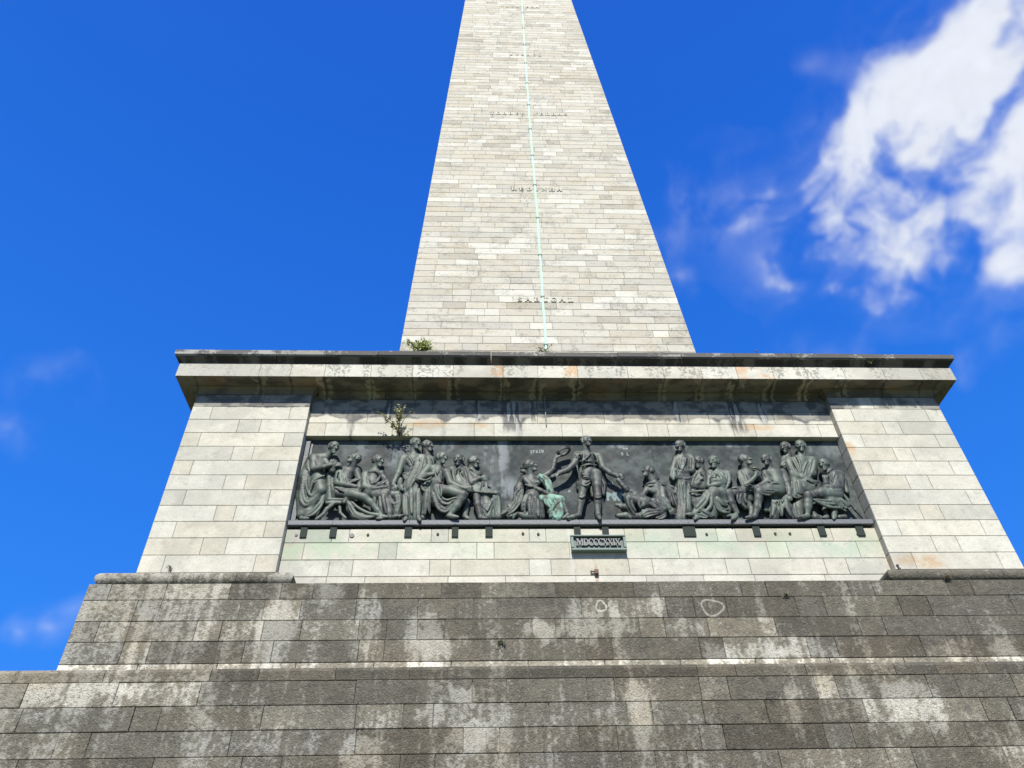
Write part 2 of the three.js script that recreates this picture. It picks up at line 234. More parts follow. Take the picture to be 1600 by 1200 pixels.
// a dressed block on a wall: xl/xr at the bottom, xl2/xr2 at the top; at(x, y, n) places it, n out of the wall
function stone(xl, xr, y0, y1, at, uvf, col, o = {}) {
  const { joint = 0.004, ch = 0.006, depth = 0.03, jit = 0.002, rough = 0, nx = 1, ny = 1, xl2 = xl, xr2 = xr, openL = 0, openR = 0 } = o;
  const t = new Tri(), j = joint, L = (v) => xl + (xl2 - xl) * v + (openL ? 0 : j), R = (v) => xr + (xr2 - xr) * v - (openR ? 0 : j), yb = y0 + j, yt = y1 - j;
  const cn = [rr(-jit, jit), rr(-jit, jit), rr(-jit, jit), rr(-jit, jit)];
  const N = (s, v) => (cn[0] * (1 - s) + cn[1] * s) * (1 - v) + (cn[3] * (1 - s) + cn[2] * s) * v;
  const pt = (s, v, inset, n) => { const l = L(v) + inset, r = R(v) - inset, y = yb + inset + (yt - yb - 2 * inset) * v; return [l + (r - l) * s, y, n]; };
  const P = (q) => at(q[0], q[1], q[2]), U = (q) => uvf(q[0], q[1]);
  const grid = []; for (let b = 0; b <= ny; b++) { grid.push([]); for (let a = 0; a <= nx; a++) { const s = a / nx, v = b / ny, q = pt(s, v, ch, N(s, v)); if (a > 0 && a < nx && b > 0 && b < ny) q[2] += rr(-rough, rough); grid[b].push(q); } }
  for (let b = 0; b < ny; b++) for (let a = 0; a < nx; a++) { const q = [grid[b][a], grid[b][a + 1], grid[b + 1][a + 1], grid[b + 1][a]]; t.quad(...q.map(P), ...q.map(U), col); }
  const cor = [[0, 0], [1, 0], [1, 1], [0, 1]];
  for (let e = 0; e < 4; e++) {
    const [s0, v0] = cor[e], [s1, v1] = cor[(e + 1) % 4];
    const i0 = pt(s0, v0, ch, N(s0, v0)), i1 = pt(s1, v1, ch, N(s1, v1)), o0 = pt(s0, v0, 0, N(s0, v0) - ch), o1 = pt(s1, v1, 0, N(s1, v1) - ch), d0 = [o0[0], o0[1], -depth], d1 = [o1[0], o1[1], -depth];
    t.quad(P(o0), P(o1), P(i1), P(i0), U(o0), U(o1), U(i1), U(i0), col);
    t.quad(P(d0), P(d1), P(o1), P(o0), U(o0), U(o1), U(o1), U(o0), col);
  }
  return t.geo();
}
const bx = (x0, x1, y0, y1, z0, z1) => new THREE.BoxGeometry(x1 - x0, y1 - y0, z1 - z0).translate((x0 + x1) / 2, (y0 + y1) / 2, (z0 + z1) / 2);
const tone = (k, w = 0) => [k * (1 + w), k, k * (1 - w * 1.6)];
// moulded block: profile [[projection, y], ...] carried round a rectangle x0..x1, flaring at its free ends, back at zb
function moulding(x0, x1, fl, fr, prof, zb, zf, uvf, col) {
  const t = new Tri(); let len = 0; const ring = prof.map(([p, y], i) => { if (i) len += Math.hypot(p - prof[i - 1][0], y - prof[i - 1][1]); const l = x0 - (fl ? p : 0), r = x1 + (fr ? p : 0); return { q: [[l, y, zb], [l, y, zf + p], [r, y, zf + p], [r, y, zb]], len }; });
  for (let i = 0; i + 1 < ring.length; i++) for (let s = 0; s < 3; s++) {
    const a = ring[i], b = ring[i + 1], u = (q, l) => uvf(s === 1 ? q[0] : q[0] + (q[2] - zf) * (s ? 1 : -1), l);
    t.quad(a.q[s], a.q[s + 1], b.q[s + 1], b.q[s], u(a.q[s], a.len), u(a.q[s + 1], a.len), u(b.q[s + 1], b.len), u(b.q[s], b.len), col);
  }
  const a = ring[0].q, b = ring[ring.length - 1].q, u = (q, l) => uvf(q[0], l);
  t.quad(a[1], a[0], a[3], a[2], u(a[1], 0), u(a[0], -0.1), u(a[3], -0.1), u(a[2], 0), col);
  t.quad(b[0], b[1], b[2], b[3], u(b[0], len), u(b[1], len), u(b[2], len), u(b[3], len), col);
  return t.geo();
}

// ================================================================ ground
{
  const g = new THREE.PlaneGeometry(1600, 1600, 1, 1).rotateX(-Math.PI / 2);
  const tg = makeTex(512, 512, (u, v) => { const n = fbm(u * 40, v * 40, 4, 201), n2 = hash(u * 512, v * 512, 9); const k = 0.6 + 0.6 * n + 0.25 * (n2 - 0.5); return [0.075 * k, 0.105 * k, 0.030 * k]; });
  tg.repeat.set(160, 160);
  const o = new THREE.Mesh(g, mat({ name: 'mown grass', map: tg, roughness: 1 })); o.name = 'lawn'; o.position.y = -8.6; o.userData = { kind: 'structure', label: 'mown green lawn round the monument', category: 'lawn' }; o.receiveShadow = true; scene.add(o);
}

// ================================================================ obelisk
const H0 = 4.88, TAPER = 0.0459, YB = 5.3355, YTOP = 50.0;
const hw = (y) => H0 - TAPER * (y - YB);
const faceAt = (f, off = 0) => { const c = [1, 0, -1, 0][f], s = [0, 1, 0, -1][f]; return (x, y, n) => { const lz = hw(y) + n + off; return [c * x + s * lz, y, -A - s * x + c * lz]; }; };
const shUV = (x, y) => [(x - SHX0) / SHW, (y - SHY0) / SHH];
{
  const t = thing('obelisk', 'tall tapering obelisk shaft of pale coursed granite rising above the cornice', 'obelisk');
  const PITCH = 0.3445, BASE = 10.055;
  const rows = []; for (let k = -14; BASE + k * PITCH < YTOP - 0.01; k++) rows.push([Math.max(YB, BASE + k * PITCH), Math.min(YTOP, BASE + (k + 1) * PITCH), k]);
  const stuff = []; let made = 0;
  const tints = () => { const r = rnd(); return r < 0.15 ? tone(rr(0.56, 0.61), 0.015) : r < 0.36 ? tone(rr(0.44, 0.49), 0.055) : r < 0.44 ? tone(rr(0.37, 0.41), 0.05) : r < 0.55 ? tone(rr(0.44, 0.48), 0.025) : tone(rr(0.48, 0.53), 0.035); };
  for (let f = 0; f < 4; f++) {
    const at = faceAt(f, f % 2 ? -0.003 : 0);
    for (const [y0, y1, k] of rows) {
      if (y1 - y0 < 0.05) continue;
      const w0 = hw(y0), w1 = hw(y1); let x = -w0, first = true, header = rnd() < 0.5;
      while (x < w0 - 0.01) {
        let len = header ? rr(0.45, 0.85) : rr(0.9, 1.7); if (rnd() < 0.75) header = !header;
        if (first) len = header ? rr(1.1, 1.5) : rr(0.6, 0.9);
        let e = x + len, last = false; if (e > w0 - 0.45) { e = w0; last = true; }
        const own = f === 0 && k >= -1 && made < 300;
        const g = stone(x, e, y0, y1, at, shUV, tints(), { xl2: first ? -w1 : x, xr2: last ? w1 : e, openL: first, openR: last, joint: own ? rr(0.004, 0.008) : 0.006, ch: 0.006, jit: 0.003, depth: 0.022 });
        if (own) { part('stone', g, M.shaft, t); made++; } else stuff.push(g);
        x = e; first = false;
      }
    }
  }
  const u = part('masonry', mergeGeometries(stuff), M.shaft, t, 'courses of small granite blocks, upper shaft and its far sides'); u.userData.kind = 'stuff';
  // mortar core and cap
  const core = new Tri(), z0 = [0, 0], cor = (y, d) => [[-1, 1], [1, 1], [1, -1], [-1, -1]].map(([a, b]) => [a * (hw(y) - d), y, -A + b * (hw(y) - d)]), lo = cor(YB, 0.014), hi = cor(YTOP, 0.014);
  for (let i = 0; i < 4; i++) core.quad(lo[i], lo[(i + 1) % 4], hi[(i + 1) % 4], hi[i], z0, z0, z0, z0, [1, 1, 1]);
  part('mortar_core', core.geo(), M.mortar, t);
  const cp = new Tri(), tip = [0, YTOP + 4, -A], e = cor(YTOP, 0); for (let i = 0; i < 4; i++) cp.quad(e[i], e[(i + 1) % 4], tip, tip, shUV(-2, 48), shUV(2, 48), shUV(0, 52), shUV(0, 52), tone(0.7, 0.02)); part('pyramidion', cp.geo(), M.shaft, t);

  // names of battles in raised letters
  const font = await new FontLoader().loadAsync('fonts/droid/droid_serif_bold.typeface.json');
  globalThis.__font = font;
  const lm = mat({ name: 'weathered metal lettering', color: new THREE.Color(0.38, 0.37, 0.31), roughness: 0.7 });
  for (const [text, yc, xa, xb] of [['SABUGAL', 12.15, -0.93, 0.98], ['REDINHA', 19.22, -0.94, 1.08], ['TORRES VEDRAS', 25.90, -1.78, 1.83], ['BUSACO', 32.72, -0.75, 0.95], ['TALAVERA', 39.85, -1.1, 1.15]]) {
    const line = sub('inscription', t, `raised letters ${text} across the shaft`), n = text.length;
    [...text].forEach((ch, i) => {
      if (ch === ' ') return;
      const g = new TextGeometry(ch, { font, size: 0.215, depth: yc < 20 ? 0.036 : 0.027, curveSegments: 4, bevelEnabled: false }); g.computeBoundingBox(); const bb = g.boundingBox; g.translate(-(bb.min.x + bb.max.x) / 2, 0, 0);
      const o = part('letter', g, lm, line); const x = xa + 0.09 + (xb - xa - 0.18) * i / (n - 1); o.position.set(x, yc, -A + hw(yc) - 0.004); o.rotation.x = -Math.atan(TAPER); o.rotation.z = rr(-0.03, 0.03);
    });
  }
}

// copper tape of the lightning conductor down the face
{
  const t = thing('lightning_conductor', 'thin pale verdigris copper tape running down the middle of the shaft', 'lightning conductor', [0, YB, 0]);
  const cm = mat({ name: 'verdigris copper', color: new THREE.Color(0.34, 0.55, 0.46), roughness: 0.75 }), dm = mat({ name: 'dark copper clip', color: new THREE.Color(0.16, 0.20, 0.18), roughness: 0.7 });
  const key = [[5.34, -0.13], [9.73, -0.085], [13.5, -0.04], [17.74, 0.004], [22, 0.01], [26.55, 0.03], [33, 0.09], [41.17, 0.174], [50, 0.24]];
  const X = (y) => { for (let i = 0; i + 1 < key.length; i++) if (y <= key[i + 1][0]) { const q = (y - key[i][0]) / (key[i + 1][0] - key[i][0]); return key[i][1] + (key[i + 1][1] - key[i][1]) * q + 0.006 * Math.sin(y * 1.9); } return 0.24; };
  const Z = (y, n) => -A + hw(y) + n, g = [];
  for (let y = YB; y < 49.8; y += 0.6) {
    const y1 = y + 0.6, a = X(y), b = X(y1), w = 0.035, q = new Tri(), o = [0, 0], c = [1, 1, 1];
    const P = (x, yy, n) => [x, yy - YB, Z(yy, n)];
    q.quad(P(a - w, y, 0.03), P(a + w, y, 0.03), P(b + w, y1, 0.03), P(b - w, y1, 0.03), o, o, o, o, c);
    q.quad(P(a - w, y, 0.004), P(a - w, y, 0.03), P(b - w, y1, 0.03), P(b - w, y1, 0.004), o, o, o, o, c);
    q.quad(P(a + w, y, 0.03), P(a + w, y, 0.004), P(b + w, y1, 0.004), P(b + w, y1, 0.03), o, o, o, o, c); g.push(q.geo());
  }
  part('copper_tape', mergeGeometries(g), cm, t);
  for (let y = 10.0; y < 49; y += 2.42) { const c = part('clip', new THREE.BoxGeometry(0.13, 0.05, 0.035), dm, t); c.position.set(X(y), y - YB, Z(y, 0.028)); }
  const rod = part('drain_rod', new THREE.CylinderGeometry(0.014, 0.014, 0.95, 8), dm, t, 'dark green rod under the cornice'); const p = W(852, 640, -0.14); rod.position.set(p.x, p.y - YB, -0.135);
}

// ================================================================ pedestal
const flat = (zf) => (x, y, n) => [x, y, zf + n];
const pedUV = (x, y) => [(x - PX0) / PW, (y - PY0) / PH];
const cornUV = (off) => (x, l) => [(x - CX0) / CW, (l + off) / CV];
const pt = () => { const r = rnd(); return r < 0.15 ? tone(rr(0.41, 0.45), 0.015) : r < 0.3 ? tone(rr(0.43, 0.48), 0.045) : tone(rr(0.47, 0.53), rr(0.01, 0.035)); };
const COURSE = 0.3719;
{
  const t = thing('pedestal', 'square granite pedestal with corner piers, recessed panel and projecting cornice', 'pedestal');
  part('mortar_core', mergeGeometries([bx(-A + 0.02, A - 0.02, -0.47, 4.62, -2 * A + 0.02, -0.42), bx(-A + 0.014, -B - 0.014, -0.47, 4.62, -0.44, -0.014), bx(B + 0.014, A - 0.014, -0.47, 4.62, -0.44, -0.014),
    bx(-B - 0.02, B + 0.02, -0.47, 1.02, -0.44, REC - 0.014), bx(-B - 0.02, B + 0.02, 3.40, 4.62, -0.44, REC - 0.014), bx(-A, A, 4.66, 5.31, -2 * A, 0.3)].map((g) => g.toNonIndexed())), M.mortar, t);
  // corner piers
  for (const s of [-1, 1]) {
    const p = sub('corner_pier', t);
    for (let k = 0; k < 12; k++) {
      const y0 = k * COURSE, y1 = k === 11 ? 4.445 : y0 + COURSE, w = A - B;
      const cuts = k % 2 ? [0, 0.43 + rr(-.02, .02), 0.605 + rr(-.015, .015), 1] : [0, 0.16 + rr(-.02, .02), 0.845 + rr(-.02, .02), 1];
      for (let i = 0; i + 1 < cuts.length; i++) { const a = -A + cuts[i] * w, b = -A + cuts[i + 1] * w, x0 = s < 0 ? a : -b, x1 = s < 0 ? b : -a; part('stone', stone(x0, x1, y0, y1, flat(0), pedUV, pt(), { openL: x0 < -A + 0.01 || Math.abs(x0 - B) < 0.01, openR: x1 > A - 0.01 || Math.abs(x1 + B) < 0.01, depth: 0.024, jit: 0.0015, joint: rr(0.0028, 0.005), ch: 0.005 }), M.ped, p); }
      // return of the pier into the recess
      part('stone', stone(-0.42, -0.012, y0, y1, (x, y, n) => [s < 0 ? -B + n + 0.0015 : B - n - 0.0015, y, x], (x, y) => pedUV(s * (B + 0.5) + x, y), pt(), { openR: 1, depth: 0.02, jit: 0.001, joint: 0.006, ch: 0.008 }), M.ped, p);
    }
    part('side_masonry', mergeGeometries(Array.from({ length: 12 }, (_, k) => Array.from({ length: 12 }, (_, i) => { const q = -2 * A + i * 1.4217, o = k % 2 ? 0.5 : 0; return stone(Math.max(-2 * A, q - o), Math.min(0 - 0.004, q + 1.4217 - o + (i === 11 ? o : 0)), k * COURSE, k === 11 ? 4.445 : (k + 1) * COURSE, (x, y, n) => [s * (A - 0.003 + n), y, x], (x, y) => pedUV((x + A) * 0.9, y), pt(), { depth: 0.02 }); })).flat()), M.ped, p).userData.kind = 'stuff';
  }
  // recessed wall: joints read off the photograph along the courses below and above the bronze
  const wall = sub('recessed_wall', t);
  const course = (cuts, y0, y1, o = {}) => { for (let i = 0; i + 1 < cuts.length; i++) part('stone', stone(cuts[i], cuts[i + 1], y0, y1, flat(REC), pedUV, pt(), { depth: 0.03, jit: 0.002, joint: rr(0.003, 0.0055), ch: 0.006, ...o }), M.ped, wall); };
  const cutPx = (py, list) => { const c = list.map((px) => W(px, py, REC).x); return [-B, ...c.filter((x) => x > -B + 0.12 && x < B - 0.12), B]; };
  course(cutPx(905, [510, 570, 700, 790, 900, 1010, 1100, 1180, 1290]), -0.30, -0.012, { jit: 0.001 });
  course(cutPx(885, [514, 551, 671, 704, 827, 861, 983, 1020, 1135, 1172, 1290, 1325]), -0.012, 0.345);
  course(cutPx(860, [474, 592, 620, 745, 772, 890, 1060, 1090, 1200, 1232, 1342]), 0.345, 0.72);
  course(cutPx(835, [519, 546, 674, 701, 827, 853, 976, 1006, 1120, 1150, 1270, 1300]), 0.72, 1.03);
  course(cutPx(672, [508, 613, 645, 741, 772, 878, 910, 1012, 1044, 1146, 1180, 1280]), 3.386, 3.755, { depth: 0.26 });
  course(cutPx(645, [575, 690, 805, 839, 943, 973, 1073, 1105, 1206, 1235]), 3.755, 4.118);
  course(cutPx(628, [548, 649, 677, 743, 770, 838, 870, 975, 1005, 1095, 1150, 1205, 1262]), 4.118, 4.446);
  // bed mouldings under the cornice
  const cav = (z) => [[0, 4.447], [0.012, 4.449], [0.02, 4.49], [0.045, 4.545], [0.085, 4.585], [0.10, 4.592], [0.105, 4.626]];
  const bed = sub('bed_moulding', t);
  for (const [a, b, fl, fr] of [[-A, -7.1, 1, 0], [-7.094, -B, 0, 1], [B, 7.2, 1, 0], [7.206, A, 0, 1]]) part('stone', moulding(a, b, fl, fr, cav(), -0.40, 0, cornUV(0.12), tone(rr(0.5, 0.6), 0.02)), M.corn, bed);
  for (let x = -B + 0.12, i = 0; x < B - 0.13; i++) { const e = Math.min(B - 0.12, x + rr(1.0, 1.7)); part('stone', moulding(x + 0.004, e - 0.004, 0, 0, cav(), -0.40, REC, cornUV(0.12), tone(rr(0.42, 0.6), 0.03)), M.corn, bed); x = e; }
  // cornice blocks and its coping
  const cor = sub('cornice', t);
  const fasc = [[-0.24, 4.628], [0.411, 4.628], [0.4173, 4.634], [0.4173, 5.005], [0.408, 5.013], [0.37, 5.02]];
  const fc = FC;
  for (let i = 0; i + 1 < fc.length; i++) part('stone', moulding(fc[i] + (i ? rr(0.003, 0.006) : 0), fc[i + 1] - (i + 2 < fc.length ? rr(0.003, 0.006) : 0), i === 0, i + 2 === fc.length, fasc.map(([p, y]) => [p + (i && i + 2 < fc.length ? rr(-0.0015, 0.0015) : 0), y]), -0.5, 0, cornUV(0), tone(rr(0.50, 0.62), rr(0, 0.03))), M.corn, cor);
  const cap = [[0.33, 5.022], [0.362, 5.024], [0.366, 5.06], [0.385, 5.10], [0.42, 5.125], [0.47, 5.145], [0.515, 5.165], [0.536, 5.192], [0.548, 5.199], [0.548, 5.325], [0.535, 5.3355], [0.2, 5.345]];
  const cc = [-A]; while (cc[cc.length - 1] < A - 1.9) cc.push(cc[cc.length - 1] + rr(1.1, 1.75)); cc.push(A);
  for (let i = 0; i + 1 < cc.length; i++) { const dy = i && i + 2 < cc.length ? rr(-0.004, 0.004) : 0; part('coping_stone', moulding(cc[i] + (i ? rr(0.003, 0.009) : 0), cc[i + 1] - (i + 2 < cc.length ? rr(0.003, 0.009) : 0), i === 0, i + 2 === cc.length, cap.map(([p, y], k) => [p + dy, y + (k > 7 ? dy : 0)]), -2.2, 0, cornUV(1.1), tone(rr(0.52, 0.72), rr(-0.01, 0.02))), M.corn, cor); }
  for (const s of [-1, 1]) { const g = [fasc, cap].map((pr, i) => moulding(0, 0.5, 0, 1, pr.map(([p, y]) => [p - 0.002, y - 0.002]), -2 * A, -0.6, cornUV(i ? 1.1 : 0), tone(0.55, 0.01)).translate(A - 0.5, 0, 0)); if (s < 0) g.forEach((q) => { q.scale(-1, 1, 1); q.computeVertexNormals(); }); const sd = part('side_cornice', mergeGeometries(g), M.corn, cor); sd.userData.kind = 'stuff'; }
  // roll moulding at the foot of each pier
  const tor = []; tor.push([0.30, -0.474]); for (let a = -80; a <= 95; a += 12.5) tor.push([0.34 + 0.132 * Math.cos(a * Math.PI / 180), -0.335 + 0.132 * Math.sin(a * Math.PI / 180)]); tor.push([0.18, -0.16], [0.012, -0.02]);
  for (const s of [-1, 1]) { const r = sub('base_roll', t); const xs = s < 0 ? [-A, -7.6, -6.5, -B] : [B, 6.7, 7.7, A];
    for (let i = 0; i < 3; i++) part('stone', moulding(xs[i] + (i ? 0.004 : 0), xs[i + 1] - (i < 2 ? 0.004 : 0), i === 0, i === 2, tor, (s < 0 ? i === 0 : i === 2) ? -2 * A : -0.15, 0, (x, l) => [(x - LX0) / LW, (l * 0.8 - 1.2 - LY0) / LH], tone(rr(0.95, 1.25), 0.01)), M.plinth, r); }
  // stud holes and iron dowels left below the bronze
  const im = mat({ name: 'rusted iron', color: new THREE.Color(0.05, 0.04, 0.035), roughness: 0.85 }), lead = mat({ name: 'lead plug', color: new THREE.Color(0.13, 0.135, 0.135), roughness: 0.6 });
  [[463, 836, 1], [550, 837, 2], [575, 836, 0], [684, 835, 0], [709, 835, 0], [817, 834, 0], [841, 835, 0], [1080, 835, 0], [1104, 835, 0], [1211, 834, 0], [1234, 834, 0], [1340, 835, 0], [1402, 884, 3], [1405, 889, 3]].forEach(([px, py, k]) => {
    const p = W(px, py, k === 3 ? 0 : REC), o = part('dowel', new THREE.CylinderGeometry(k === 2 ? 0.045 : 0.026, k === 2 ? 0.05 : 0.03, 0.03, 12).rotateX(Math.PI / 2), k === 1 || k === 2 ? lead : im, wall); o.position.set(p.x, p.y, p.z + 0.006);
  });
}

// rusty bracket at the foot of the recessed wall
{
  const p = W(931, 893, REC + 0.05), t = thing('iron_bracket', 'small rusty iron fitting fixed to the wall under the date plaque', 'bracket', [p.x, p.y, REC]); t.scale.setScalar(0.75);
  const im = mat({ name: 'rust', color: new THREE.Color(0.13, 0.085, 0.07), roughness: 0.9 });
  part('block', new THREE.BoxGeometry(0.10, 0.11, 0.09).translate(0.02, 0.0, 0.045), im, t); part('spigot', new THREE.CylinderGeometry(0.022, 0.022, 0.12, 10).rotateZ(Math.PI / 2).translate(-0.07, 0.01, 0.05), im, t); part('collar', new THREE.CylinderGeometry(0.03, 0.03, 0.03, 10).rotateZ(Math.PI / 2).translate(-0.12, 0.015, 0.05), im, t); part('lug', new THREE.BoxGeometry(0.07, 0.05, 0.05).translate(0.0, -0.07, 0.03), im, t);
}

// ================================================================ plinth and stepped base
const lowTone = () => { const r = rnd(), w = rr(-0.01, 0.03); return r < 0.13 ? tone(rr(1.3, 1.6), w) : r < 0.34 ? tone(rr(0.66, 0.84), w + 0.02) : tone(rr(0.9, 1.18), w); };
const lowUV = (x, y) => [(x - LX0) / LW, (y - LY0) / LH];
{
  const t = thing('plinth', 'lichen-darkened granite plinth of four visible courses under the pedestal', 'plinth'), Z = 0.499, X = 9.03;
  part('mortar_core', bx(-X + 0.014, X - 0.014, -2.6, -0.49, -2 * A - 0.48, Z - 0.034), M.mortar, t);
  const ys = [-0.4803, -0.793, -1.184, -1.548, -1.928, -2.42];
  const cut = (py, list) => { const c = list.map((px) => W(px, py, Z).x); return [-X, ...c, ...[]].filter((x) => x < X - 0.2).concat([X]); };
  const rows = [cut(920, [173, 260, 360, 440, 490, 560, 690, 752, 825, 867, 990, 1030, 1158, 1198, 1327, 1365, 1482, 1520]), cut(950, [212, 250, 375, 412, 470, 556, 653, 740, 778, 908, 950, 1042, 1085, 1136, 1246, 1290, 1408, 1455, 1585]),
    cut(985, [152, 200, 305, 345, 410, 470, 560, 604, 652, 695, 832, 868, 1000, 1040, 1108, 1214, 1345, 1385, 1520]), cut(1018, [190, 232, 380, 425, 560, 600, 740, 915, 957, 1095, 1133, 1265, 1310, 1445, 1488])];
  rows.forEach((c, k) => c.slice(0, -1).forEach((x, i) => { if (c[i + 1] - x > 0.1) part('stone', stone(x, c[i + 1], ys[k + 1], ys[k], flat(Z), lowUV, lowTone(), { nx: 4, ny: 2, rough: 0.005, jit: 0.006, joint: rr(0.0025, 0.005), ch: 0.006, openL: !i, openR: i === c.length - 2, depth: 0.04 }), M.plinth, t); }));
  const g = []; for (let k = 0; k < 5; k++) for (const s of [-1, 1]) for (let q = -2 * A - 0.4; q < 0.3; q += 1.42) g.push(stone(q, Math.min(q + 1.42, Z - 0.006), ys[k + 1], ys[k], (x, y, n) => [s * (X - 0.004 + n), y, x], (x, y) => lowUV(x * 0.6 - 6.5, y), tone(rr(0.9, 1.1), 0.01), { joint: 0.006, jit: 0.004 }));
  for (let q = -X; q < X - 0.1; q += 1.29) g.push(stone(q, q + 1.29, ys[5], ys[4], flat(Z), lowUV, tone(rr(1.9, 2.9), 0.01), { joint: 0.006, openL: q === -X, openR: q + 1.3 > X }));
  part('hidden_masonry', mergeGeometries(g), M.plinth, t, 'granite courses on the flanks and behind the step').userData.kind = 'stuff';
  const tp = new Tri(); tp.quad([-X, -0.488, Z - 0.01], [X, -0.488, Z - 0.01], [X, -0.488, -2 * A - 0.48], [-X, -0.488, -2 * A - 0.48], lowUV(-9, -1), lowUV(9, -1), lowUV(9, -3), lowUV(-9, -3), tone(1)); part('top_bed', tp.geo(), M.plinth, t);
}
{
  const t = thing('base_step', 'broad stained granite step with a narrow coping at the foot of the plinth', 'stone step'), Z = 1.499, X = 10.03;
  part('mortar_core', bx(-X + 0.014, X - 0.014, -4.6, -2.43, -2 * A - 1.48, Z - 0.036), M.mortar, t);
  const cut = (py, list) => { const c = list.map((px) => W(px, py, Z).x); return [-X, ...c.filter((x) => x > -X + 0.3 && x < X - 0.3), X]; };
  const cope = cut(1050, [165, 330, 405, 525, 640, 825, 960, 1090, 1150, 1260, 1400, 1465, 1545]);
  for (let i = 0; i + 1 < cope.length; i++) part('coping_stone', moulding(cope[i] + rr(0.003, 0.007), cope[i + 1] - rr(0.003, 0.007), 0, 0, [[0, -2.606], [0.004, -2.600], [0.004, -2.462], [-0.03, -2.405], [-0.9, -2.40]], -2.5, Z, (x, l) => lowUV(x, -2.606 + l), tone(rr(0.6, 1.15), rr(0.01, 0.06))), M.step, t);
  const ys = [-2.607, -2.968, -3.318, -3.67, -4.03, -4.42];
  const rows = [cut(1080, [40, 182, 312, 555, 738, 792, 918, 961, 1095, 1140, 1277, 1310, 1455, 1500, 1590]), cut(1117, [33, 208, 250, 410, 556, 630, 677, 822, 858, 980, 1020, 1100, 1200, 1355, 1542, 1585]), cut(1155, [90, 140, 360, 556, 724, 781, 905, 965, 1095, 1133, 1292, 1335, 1460, 1515]), cut(1190, [28, 240, 378, 440, 625, 680, 812, 866, 972, 1025, 1075, 1220, 1390, 1430, 1575]), cut(1225, [100, 260, 420, 520, 700, 850, 1000, 1200, 1350, 1500])];
  rows.forEach((c, k) => c.slice(0, -1).forEach((x, i) => { if (c[i + 1] - x > 0.1) part('stone', stone(x, c[i + 1], ys[k + 1], ys[k], flat(Z), lowUV, lowTone(), { nx: 4, ny: 2, rough: 0.006, jit: 0.007, joint: rr(0.003, 0.0055), ch: 0.006, openL: !i, openR: i === c.length - 2, depth: 0.04 }), M.step, t); }));
  const g = []; for (let k = 0; k < 5; k++) for (const s of [-1, 1]) for (let q = -2 * A - 1.4; q < 1.2; q += 1.5) g.push(stone(q, Math.min(q + 1.5, Z - 0.006), ys[k + 1], ys[k], (x, y, n) => [s * (X - 0.004 + n), y, x], (x, y) => lowUV(x * 0.6 - 6.5, y), tone(rr(0.9, 1.1), 0.01), { joint: 0.006, jit: 0.004 }));
  part('flank_masonry', mergeGeometries(g), M.step, t).userData.kind = 'stuff';
  // treads below the picture, down to the lawn
  const low = []; for (let i = 0; i < 4; i++) { const z = 2.6 + i * 1.15, y1 = -4.40 - i * 1.04, x = 11.1 + i * 1.15; for (let q = -x; q < x - 0.1; q += x / 8) { low.push(stone(q, q + x / 8, y1 - 0.52, y1, flat(z), lowUV, tone(rr(0.9, 1.15), 0.02), { joint: 0.006 }), stone(q, q + x / 8, y1 - 1.04, y1 - 0.52, flat(z), lowUV, tone(rr(0.9, 1.15), 0.02), { joint: 0.006 })); low.push(stone(q, q + x / 8, z - 1.2, z - 0.01, (a, b, n) => [a, y1 + n, z - 0.01 - (b - (z - 1.2)) ], (a, b) => lowUV(a, b - 6), tone(rr(1.0, 1.2), 0.02), { joint: 0.006 })); } low.push(bxTri(-x + 0.02, x - 0.02, -8.7, y1 - 0.02, -2 * A - z, z - 0.02)); }
  function bxTri(...a) { const b = bx(...a).toNonIndexed(); b.setAttribute('color', new THREE.Float32BufferAttribute(new Float32Array(b.attributes.position.count * 3).fill(0.4), 3)); return b; }
  part('lower_treads', mergeGeometries(low), M.step, t, 'lower granite treads leading down to the lawn').userData.kind = 'stuff';
}

// ================================================================ bronze relief
const bronzeTex = makeTex(1024, 1024, (u, v) => { const n = fbm(u * 14, v * 14, 5, 301), m = fbm(u * 50, v * 50, 3, 302); const k = 0.75 + 0.5 * (n - 0.5) + 0.35 * (m - 0.5); return [k, k, k]; });
const M_BR = new THREE.MeshPhysicalMaterial({ name: 'dark patinated bronze', vertexColors: true, roughness: 0.57, metalness: 0, specularIntensity: 0.9 });
const M_VERD = new THREE.MeshStandardMaterial({ name: 'verdigris bronze', vertexColors: true, roughness: 0.7, metalness: 0.05 });
const RSC = 1029 / 120;
let REG = [450, 680];
const FLAT = 0.72;                                         // the casting is flattened: depth is modelled full and pressed to this share
const Q = (zx, zy, d) => { const p = W(REG[0] + zx / RSC, REG[1] + zy / RSC, PLATE + d * FLAT); p.z = PLATE + d; return p; };
const SHELF_Y = 1.20, LEDGE_Z = -0.095;
